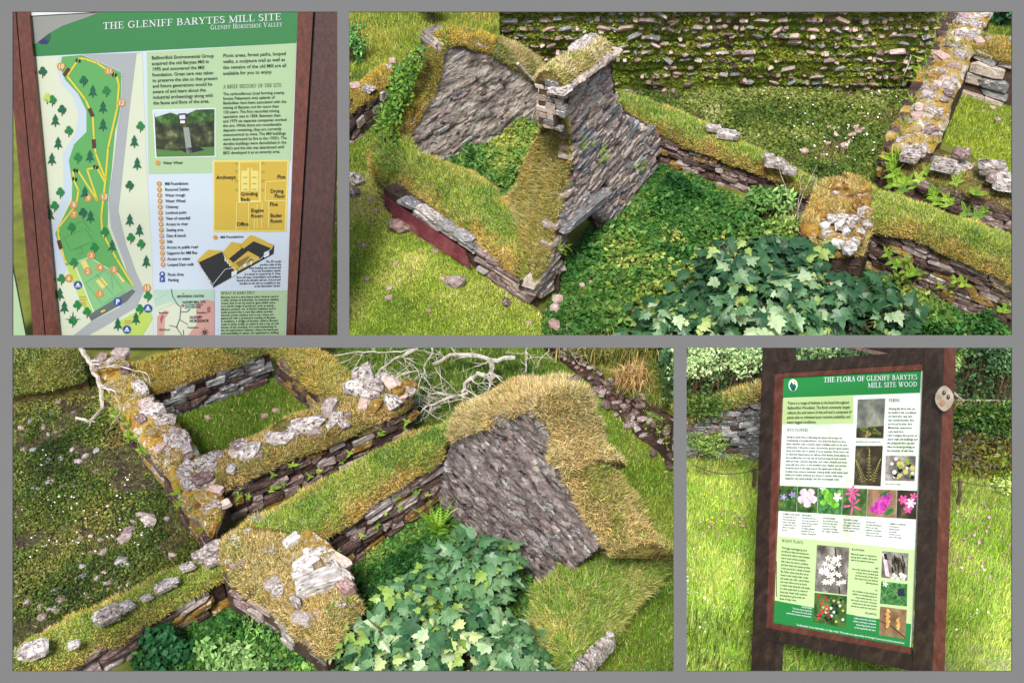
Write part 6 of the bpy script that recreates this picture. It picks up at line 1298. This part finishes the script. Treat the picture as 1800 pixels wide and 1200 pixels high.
B2.block('post', [(1341,603),(1361,603),(1341,1216),(1319,1216)], M['flora_wood'], .06, -.12)
B2.block('post', [(1625,603),(1651,603),(1628,1216),(1602,1216)], M['flora_wood'], .07, -.02)
B2.block('post_side', [(1632,603),(1651,603),(1628,1216),(1608,1216)], M['flora_red'], .064, -.22)
B2.block('rail', [(1359,637),(1627,616),(1627,638),(1359,656)], M['flora_wood'], .05, -.06)
B2.block('moulding', [(1361,655),(1624,638),(1621,650),(1375,663)], M['flora_red'], .035, -.02)
B2.block('moulding', [(1360,655),(1375,662),(1357,1096),(1343,1104)], M['flora_red'], .033, -.02)
B2.block('moulding', [(1357,1094),(1598,1137),(1600,1152),(1343,1104)], M['flora_red'], .035, -.02)
B2.block('rail', [(1340,1102),(1606,1150),(1606,1180),(1340,1122)], M['flora_wood'], .05, -.06)
B2.block('leg', [(1342,1118),(1364,1126),(1362,1216),(1338,1216)], M['flora_wood'], .0, -.12)
B2.block('roof_post', [(1361,603),(1384,603),(1384,634),(1361,636)], M['flora_wood'], -.1, -.25)
B2.block('roof_beam', [(1444,601),(1470,601),(1560,621),(1560,628)], M['post'], -.3, -.4)
B2.block('roof_board', [(1450,598),(1640,598),(1640,619),(1565,627),(1500,616)], M['flora_wood'], -.45, -.55)
h2 = B2.block('header_band', [(1375,663),(1619,651),(1617,690),(1373,699)], K['green'], .003, 0)
text(B2, 'title_lettering', ['x'], 0, 0, 1, m=K['white']); TEXTS.pop()
serif(B2, 'title_lettering', 'THE FLORA OF GLENIFF BARYTES', 1448, 671.5, 8.6, -.032, 165, K['white'], 2, parent=h2)
serif(B2, 'title_lettering', 'MILL SITE WOOD', 1525.5, 681, 8.6, -.024, 87, K['white'], 2, parent=h2)
B2.shapes('logo', [(circ(1394,676.5,8,14,10.5), K['white'], 0), ([(1387.5,678),(1391,670),(1395,676),(1397,673),(1400,680),(1397,686),(1391,685)], K['conifer'], 1), (circ(1397,671,2,8), K['ochre'], 1), ([(1390,684),(1394,681),(1398,684),(1394,687)], K['navy'], 2)], h2, 1)
B2.shapes('text_panel', [([(1374,700),(1500,694),(1500,744),(1372,745)], plain('print mid pale green', L3(182,206,142), .5), 0), ([(1364,941),(1608,966),(1602,1096),(1487,1078),(1359,1054)], plain('print soft green', L3(186,212,150), .5), 0), ([(1359,1054),(1487,1078),(1602,1096),(1599,1138),(1357,1094)], K['green'], 1)], None, 1)
BK = K['black']
text(B2, 'body_lettering', ['There is a range of habitats to be found throughout','Ballintrillick Woodland. The floral community largely','reflects the acid nature of the soil and is composed of','plants able to withstand poor nutrient availability and','water-logged conditions.'], 1384.5, 710.5, 7, sl2(722), LN2, 113, 8.4, BK)
serif(B2, 'heading_lettering', 'WILD FLOWERS', 1383.5, 757.5, 5, sl2(757), 37, BK, 3)
text(B2, 'body_lettering', ['Spring is a great time to walk along the nature trail to enjoy the','re-awakening of woodland flowers. One of the first flowers to show,','lesser celandine, adds a welcome splash of brilliant yellow to the early','spring scene. A favourite of many, the primrose, grows in good numbers','along river banks next to patches of wood anemone. Wood sorrel, with','its shamrock shaped leaves and delicate white flowers, forms patches on','the woodland floor and may also be found growing on moss-covered','walls and trees. Common dog-violet, herb robert, bluebells and wood','avens add more colour to the woodland scene. Heather and common','lousewort grow in the heath area on the highest part of the site.','In grassy areas common knapweed, creeping thistle, marsh thistle, spear','thistle and meadow buttercup are obvious in summer while closer','inspection may reveal eyebright, fairy flax and pineapple weed.'], 1383, 769, 5.2, .022, LN2, 111, 6.05, BK)
serif(B2, 'heading_lettering', 'FERNS', 1562.5, 705.5, 5, 0, 19, BK, 3)
text(B2, 'body_lettering', ['Among the ferns that can','be found in the woodlands','are hard fern, lady fern,','hay-scented buckler fern','and broad buckler fern.','Maidenhair spleenwort,','rusty-back fern.',"Hart's-tongue fern grows on",'stone walls and buildings and','the polypody fern can also','often be found growing on','the branches of oak trees.'], 1562, 719.5, 5.5, .005, LN2, 53, 6.7, BK)
text(B2, 'caption_lettering', ['MAIDENHAIR SPLEENWORT'], 1505, 777, 3.4, .01, 0, 44, m=BK); text(B2, 'caption_lettering', ['POLYPODY FERN'], 1556, 851, 3.4, .05, 0, 28, m=BK)
M['pic_rock'] = picture('printed rock', [(.3, L3(70,74,66)), (.5, L3(120,122,112)), (.7, L3(170,168,158))], 5)
M['pic_dark'] = picture('printed dark earth', [(.3, L3(26,26,20)), (.55, L3(64,56,40)), (.75, L3(120,110,84))], 7)
M['pic_green'] = picture('printed greenery', [(.3, L3(24,40,22)), (.5, L3(60,92,44)), (.7, L3(110,130,70))], 7)
M['pic_brown'] = picture('printed brown blur', [(.3, L3(90,70,50)), (.5, L3(140,112,84)), (.7, L3(176,150,120))], 5)
M['pic_grey'] = picture('printed grey blur', [(.3, L3(50,46,44)), (.5, L3(120,114,106)), (.7, L3(190,186,178))], 6)
C2 = dict(frond=plain('print frond', L3(130,160,60), .5), frond2=plain('print pale frond', L3(186,180,100), .5), petal=plain('print pale pink', L3(224,184,206), .5), rose=plain('print rose', L3(214,80,140), .5), fox=plain('print foxglove', L3(180,50,150), .5), clover=plain('print clover leaf', L3(110,180,50), .5), blossom=plain('print blossom', L3(236,232,220), .5), berry=plain('print berry', L3(190,40,60), .5), blub=plain('print blue berry', L3(40,44,66), .5), catkin=plain('print catkin', L3(222,166,84), .5), leaf=plain('print dark leaf', L3(50,110,56), .5), violet=plain('print violet', L3(160,140,200), .5))
def soft(name, c, k=.55): return noisy(name, [(.32, tuple(v*k for v in L3(*c))), (.5, L3(*c)), (.66, tuple(min(.9, v*1.5+.05) for v in L3(*c)))], 22, detail=3, bump=0, rough=.5)
C2.update(petal=soft('print pale pink petal', (224,190,208), .6), rose=soft('print rose petal', (206,84,140)), fox=soft('print foxglove bell', (176,56,146), .4), clover=soft('print clover leaf', (104,170,50)), blossom=soft('print blossom petal', (232,228,214), .6), berry=soft('print berry', (180,44,60)), catkin=soft('print catkin', (214,158,84)), leaf=soft('print dark leaf', (56,110,56), .4))
rr = random.Random(21)
def frond2d(x, y, a, l, m, lay): 
    out = [([(x, y), (x+l*math.cos(a)+.4, y-l*math.sin(a)), (x+l*math.cos(a)-.4, y-l*math.sin(a))], m, lay)]
    for k in range(9):
        f = (k+1)/10; px_, py_ = x+l*f*math.cos(a), y-l*f*math.sin(a); w_ = 5*(1-f)+1.2
        for s_ in (-1, 1): b = a+s_*1.1; out.append(([(px_, py_), (px_+w_*math.cos(b), py_-w_*math.sin(b)), (px_+w_*.8*math.cos(b)+.9*math.cos(a), py_-w_*.8*math.sin(b)-.9*math.sin(a))], m, lay+.3*s_))
    return out
def petals(x, y, r, n, m, lay, a0=0., wd=.5, sk=.0):
    o = []
    for k in range(n):
        a = a0+k*2*math.pi/n; c_, s_ = math.cos(a), math.sin(a); q = [(x+(u_*c_-v_*s_)*r, y+(u_*s_+v_*c_)*r) for u_, v_ in ((0,0),(.45,-wd*.5),(.85,-wd*.5),(1,-.1),(1,.1),(.85,wd*.5),(.45,wd*.5))]; o.append((q, m, lay+.25*(k % 4)))
    return o
def pic(name, px, m, its): B2.shapes(name, [(px, m, 0)]+its, None, 2)
pic('fern_photo', [(1508,702),(1556,700),(1553,770),(1505,769)], M['pic_rock'], [([(1505.5,752),(1553.6,748),(1553,770),(1505,769)], M['pic_dark'], 1)]+frond2d(1529,754,1.6,48,C2['frond'],2)+frond2d(1532,756,1.05,26,C2['frond'],3)+frond2d(1528,756,2.9,18,C2['frond'],2)+frond2d(1532,756,-.35,18,C2['frond'],3)+frond2d(1530,757,-2.2,14,C2['frond2'],2))
pic('fern_photo', [(1504,783),(1552,783),(1548,854),(1501,852)], M['pic_dark'], frond2d(1527,850,1.55,62,C2['frond2'],2)+frond2d(1521,850,1.95,46,C2['frond2'],3)+frond2d(1531,850,1.2,48,C2['frond2'],2))
pic('fern_photo', [(1557,800),(1610,801),(1608,845),(1556,844)], M['pic_grey'], [(circ(1566+rr.random()*38, 806+rr.random()*34, 2+3*rr.random(), 7), rr.choice([C2['frond'],C2['frond2'],K['black'],K['white']]), 1+rr.random()) for _ in range(26)]+frond2d(1562,826,.3,44,C2['frond2'],3))
xs6 = [1367,1402,1438.5,1481.5,1525,1577,1612.5]
def strip(i, f): a, b = xs6[i], xs6[i+1]; yt = lambda x: 853+(x-1367)*.037; yb = lambda x: 897+(x-1367)*.062; return [(a+.4, yt(a)), (b-.4, yt(b)), (b-2.2, yb(b)), (a-1.4, yb(a))]
pic('flower_photo', strip(0,0), M['pic_green'], [(circ(1369+rr.random()*30, 858+rr.random()*34, 2+2.5*rr.random(), 6), rr.choice([C2['leaf'],M['pic_dark'],C2['leaf']]), 1+rr.random()) for _ in range(14)]+petals(1377,873,6,5,C2['violet'],3)+petals(1393,869,6,5,C2['violet'],3,.6)+petals(1378,874,2.2,4,C2['blossom'],4))
pic('flower_photo', strip(1,0), M['pic_green'], petals(1419,874,17.5,5,C2['petal'],2,math.pi/2,.72)+[(circ(1419,874,1.8,8), C2['catkin'], 4)])
pic('flower_photo', strip(2,0), C2['leaf'], [(c_, C2['clover'], 1+.3*k) for k, c_ in enumerate([circ(1446+rr.random()*30, 862+rr.random()*32, 5.5, 9) for _ in range(14)])]+petals(1472,873,8,5,C2['blossom'],6,.3,.6)+petals(1446,858,5,4,C2['blossom'],6))
pic('flower_photo', strip(3,0), M['pic_green'], petals(1499,866,13,7,C2['rose'],2,.3,.28)+petals(1499,888,16,5,C2['rose'],2,.5,.2)+[(q, C2['rose'], 3) for q in band([(1496,858),(1499,885)], 2)])
pic('flower_photo', strip(4,0), M['pic_brown'], [([(1527,896),(1537,884),(1545,874),(1552,884),(1548,898),(1541,903)], C2['fox'], 2), ([(1540,884),(1554,868),(1566,866),(1566,880),(1556,898),(1545,905)], C2['fox'], 3), ([(1544,872),(1552,864),(1566,861),(1560,868)], C2['leaf'], 4), ([(1550,900),(1568,892),(1574,898),(1560,905)], C2['leaf'], 2)])
pic('flower_photo', strip(5,0), M['pic_dark'], petals(1588,878,9,6,C2['rose'],2)+petals(1601,884,9,6,C2['petal'],3)+petals(1596,894,8,6,C2['rose'],2.5)+petals(1606,872,7,5,C2['rose'],2))
pic('blossom_photo', [(1436,957),(1493,962),(1489,1045),(1432,1038)], M['pic_grey'], [(q, M['pic_dark'], 1) for q in band([(1468,962),(1471,990),(1476,1043)], 2.4)]+sum([petals(1438+rr.random()*38+(0 if k < 18 else 14), 975+rr.random()*50, 5.2, 5, C2['blossom'], 2+k*.13, rr.random()) for k in range(26)], []))
pic('berry_photo', [(1432,1041),(1489,1047),(1487,1103),(1430,1092)], M['pic_green'], [(circ(1437+rr.random()*24, 1046+rr.random()*42, 2.4, 8), C2['berry'], 2+rr.random()) for _ in range(16)]+[(circ(1436+rr.random()*46, 1048+rr.random()*44, 2.6, 6), rr.choice([C2['blossom'],C2['leaf'],K['black'],C2['frond2']]), 1+rr.random()) for _ in range(30)])
pic('ash_photo', [(1551,968),(1597,972),(1595,1020),(1549,1014)], M['pic_grey'], [([(1551,972),(1557,971),(1564,1013),(1557,1012)], C2['petal'], 1), ([(1553,972),(1558,972),(1560,984),(1555,982)], K['black'], 2)]+[([(x_, y_), (x_+2, y_), (x_+4, y_+10), (x_+1, y_+11)], plain('print ash keys', L3(96,70,48), .5) if False else M['pic_dark'], 2) for x_, y_ in [(1567+rr.random()*22, 974+rr.random()*26) for _ in range(26)]]+[(circ(1568+rr.random()*26, 1008+rr.random()*9, 3, 6), C2['blossom'], 3) for _ in range(12)])
pic('ivy_photo', [(1549,1021),(1595,1026),(1594,1065),(1547,1060)], C2['leaf'], [([(1549,1040),(1575,1032),(1590,1050),(1570,1060),(1552,1058)], C2['clover'] if False else C2['leaf'], 1)]+[(q, C2['frond'], 2) for q in band([(1549,1050),(1580,1036)], .8)+band([(1560,1028),(1590,1060)], .8)]+[(circ(1582+2.6*(k % 4)-2, 1036+3*(k//4), 2.2, 8), C2['blub'], 3+k*.1) for k in range(16)]+petals(1556,1026,5,5,C2['blossom'],3))
pic('myrtle_photo', [(1547,1065),(1594,1071),(1591,1122),(1545,1115)], M['pic_brown'], [(q, M['pic_dark'], 1) for q in band([(1546,1090),(1570,1102),(1591,1120)], 1.8)]+[(circ(1561+2.6*rr.uniform(-1,1), 1072+i*2.2, 2.7, 7), C2['catkin'], 2+.1*i) for i in range(14)]+[(circ(1579+2.2*rr.uniform(-1,1), 1086+i*2.1, 2.4, 7), C2['catkin'], 2+.1*i) for i in range(10)])
for s_, x, y in ((['COMMON DOG-VIOLET','The dog-violet can be','found growing under','trees in sunny glades','woodland floor so the','nature of woodland','are rare.'],1376,904),(['HERB ROBERT','The delicate pink flower','can be seen throughout the','summer growing on banks','and stone walls.','The rightly unpleasant','smell gives rise to its','nickname, "Stinking Bob".'],1409.5,906),(['WOOD SORREL','Also known as wood','shamrock, the wood','sorrel is one of the','contenders for being','the "original" shamrock.'],1446,911),(['RAGGED ROBIN','The ragged blossoms','of ragged robin help','the flower withstand','windy weather.'],1483,914),(['FOXGLOVE','The deep bell-shaped','flowers are often','visited by bumblebees','which are the main','pollinators of the plant.'],1522,918),(['COMMON LOUSEWORT','The lousewort is','partially parasitic','and extracts','nutrients from the','roots of other plants.'],1563,921)):
    text(B2, 'caption_lettering', s_, x, y, 3.9, sl2(y)-.01, LN2, 30, 4.6, BK)
serif(B2, 'heading_lettering', 'WOODY PLANTS', 1374.5, 952, 5, sl2(955)*.9, 37.5, BK, 3)
text(B2, 'body_lettering', ['The boggy waterlogged ground','provides an ideal environment for','downy birch which is the dominant','tree in much of the woodland.','Ash is also very much in evidence','and both these tree species provide','a food source for a variety of animal','life. Other native trees that can be','found on site include alder, rowan','and sessile oak. Alder, eared willow','and rusty willow are to be found','in wetter areas along the river banks.','In a drier patch there is a stand of','Scots pine. Hazel, holly, hawthorn','and blackthorn grow under the','shade of larger trees.'], 1374, 963.5, 5, .115, LN2, 53, 5.95, BK)
for s_, x, y, al in ((['BLACKTHORN'],1497,966,'L'),(['Blossoms appear on blackthorn','during April, usually a full month','before the hawthorn flowers.'],1496,974,'L'),(['ASH'],1544,1000,'R'),(['One of the easiest trees to identify','in winter due to its black buds','and the bunches of keys which','often hang on the tree until the','following spring.'],1544,1006,'R'),(['IVY'],1543,1039,'R'),(['Ivy, a familiar woody evergreen','climber, is a beneficial plant for','many animal species. It is a','vital nectar source for numerous','insects late in the year and the','berries are eaten by many birds.'],1542,1045,'R'),(['BOG MYRTLE'],1541,1081,'R')):
    text(B2, 'caption_lettering', s_, x, y, 4.2, sl2(y)*.95, LN2, None if len(s_) == 1 else 46, 5.3, BK, al, sx=.8)
text(B2, 'caption_lettering', ['The fine-scented Bog myrtle','catkins, with their oval shiny','catkins occurring on separate','plants. Bog myrtle occurs','on the bog behind the dam.'], 1540, 1087, 4, .15, LN2, 40, 5.4, K['white'], 'R')
text(B2, 'caption_lettering', ['HAWTHORN','The haws are an important','food source for many birds,','particularly thrushes, during winter.'], 1427, 1070, 3.8, .16, LN2, 44, 4.9, K['white'], 'R')
text(B2, 'footer_lettering', ['The Benwiskin Centre, Ballintrillick, Co. Sligo, Ireland. This project was supported by the Heritage Council and the Environmental Fund.'], 1400, 1098.5, 4.2, .172, LN2, 190, m=K['white'])
text(B2, 'side_lettering', ['x'], 0, 0, 1, m=BK); TEXTS.pop()
B2.shapes('side_lettering', [(rect(1364.4,986,1365.4,1048), BK, 0)], None, 3)
flush_texts()
K = K1; PRINT[0] = .52
# smiling slice of wood fixed to the right post
fd = empty('wood_face', tuple(B2.pt(1659,700,.1)), 'round slice of wood with two dark eyes and a nose fixed to the right signpost', 'ornament')
M['slice'] = noisy('cut pale wood', [(.3, L3(110,100,86)), (.55, L3(146,134,118)), (.75, L3(172,160,144))], 5, bump=.3)
Fx = Board(B2.pt(1659,700,.1), -(FV*.75+RV*.3).normalized(), fd)
Fx.block('slice', [(1660+15.5*math.cos(a)+1.2*math.cos(3*a), 700+22.5*math.sin(a)) for a in [i*2*math.pi/18 for i in range(18)]], M['slice'], .05, -.01)
for x, y in ((1659.5,690),(1667,697.5)): Fx.block('eye', circ(x, y, 3, 10, 4.4), K['black'], .07, .045); Fx.shapes('eye_glint', [(circ(x+.6, y-1.6, .9, 6), K['white'], 0)], None, 20)
Fx.block('nose', circ(1657,708.5,3.6,10,4.8), plain('carved nose', L3(190,130,90), .6), .075, .045)

# ------------------------------------------------------------------ tell repeats apart by size and place within their group
byg = {}
for o in list(C.objects):
    if o.parent is None and o.get('group') and o.get('label'): byg.setdefault((o['group'], o['label']), []).append(o)
for (g_, l_), os_ in byg.items():
    if len(os_) < 4: continue
    p_ = pix([tuple(o.matrix_basis.translation) for o in os_]); s_ = np.array([max(o.matrix_basis.to_scale()) for o in os_])
    mx_, my_, ms_ = np.median(p_[:,0]), np.median(p_[:,1]), np.median(s_)
    xs3 = np.quantile(p_[:,0], [1/3, 2/3])
    for o, (x, y), s in zip(os_, p_, s_):
        pos = ('upper ' if y < my_ else 'lower ')+('left' if x < xs3[0] else 'right' if x > xs3[1] else 'middle')
        size = '' if l_.split()[0] in ('small','little','tiny') else ('larger ' if s > ms_ else 'smaller ')
        o['label'] = f'{size}{l_}, {pos}'
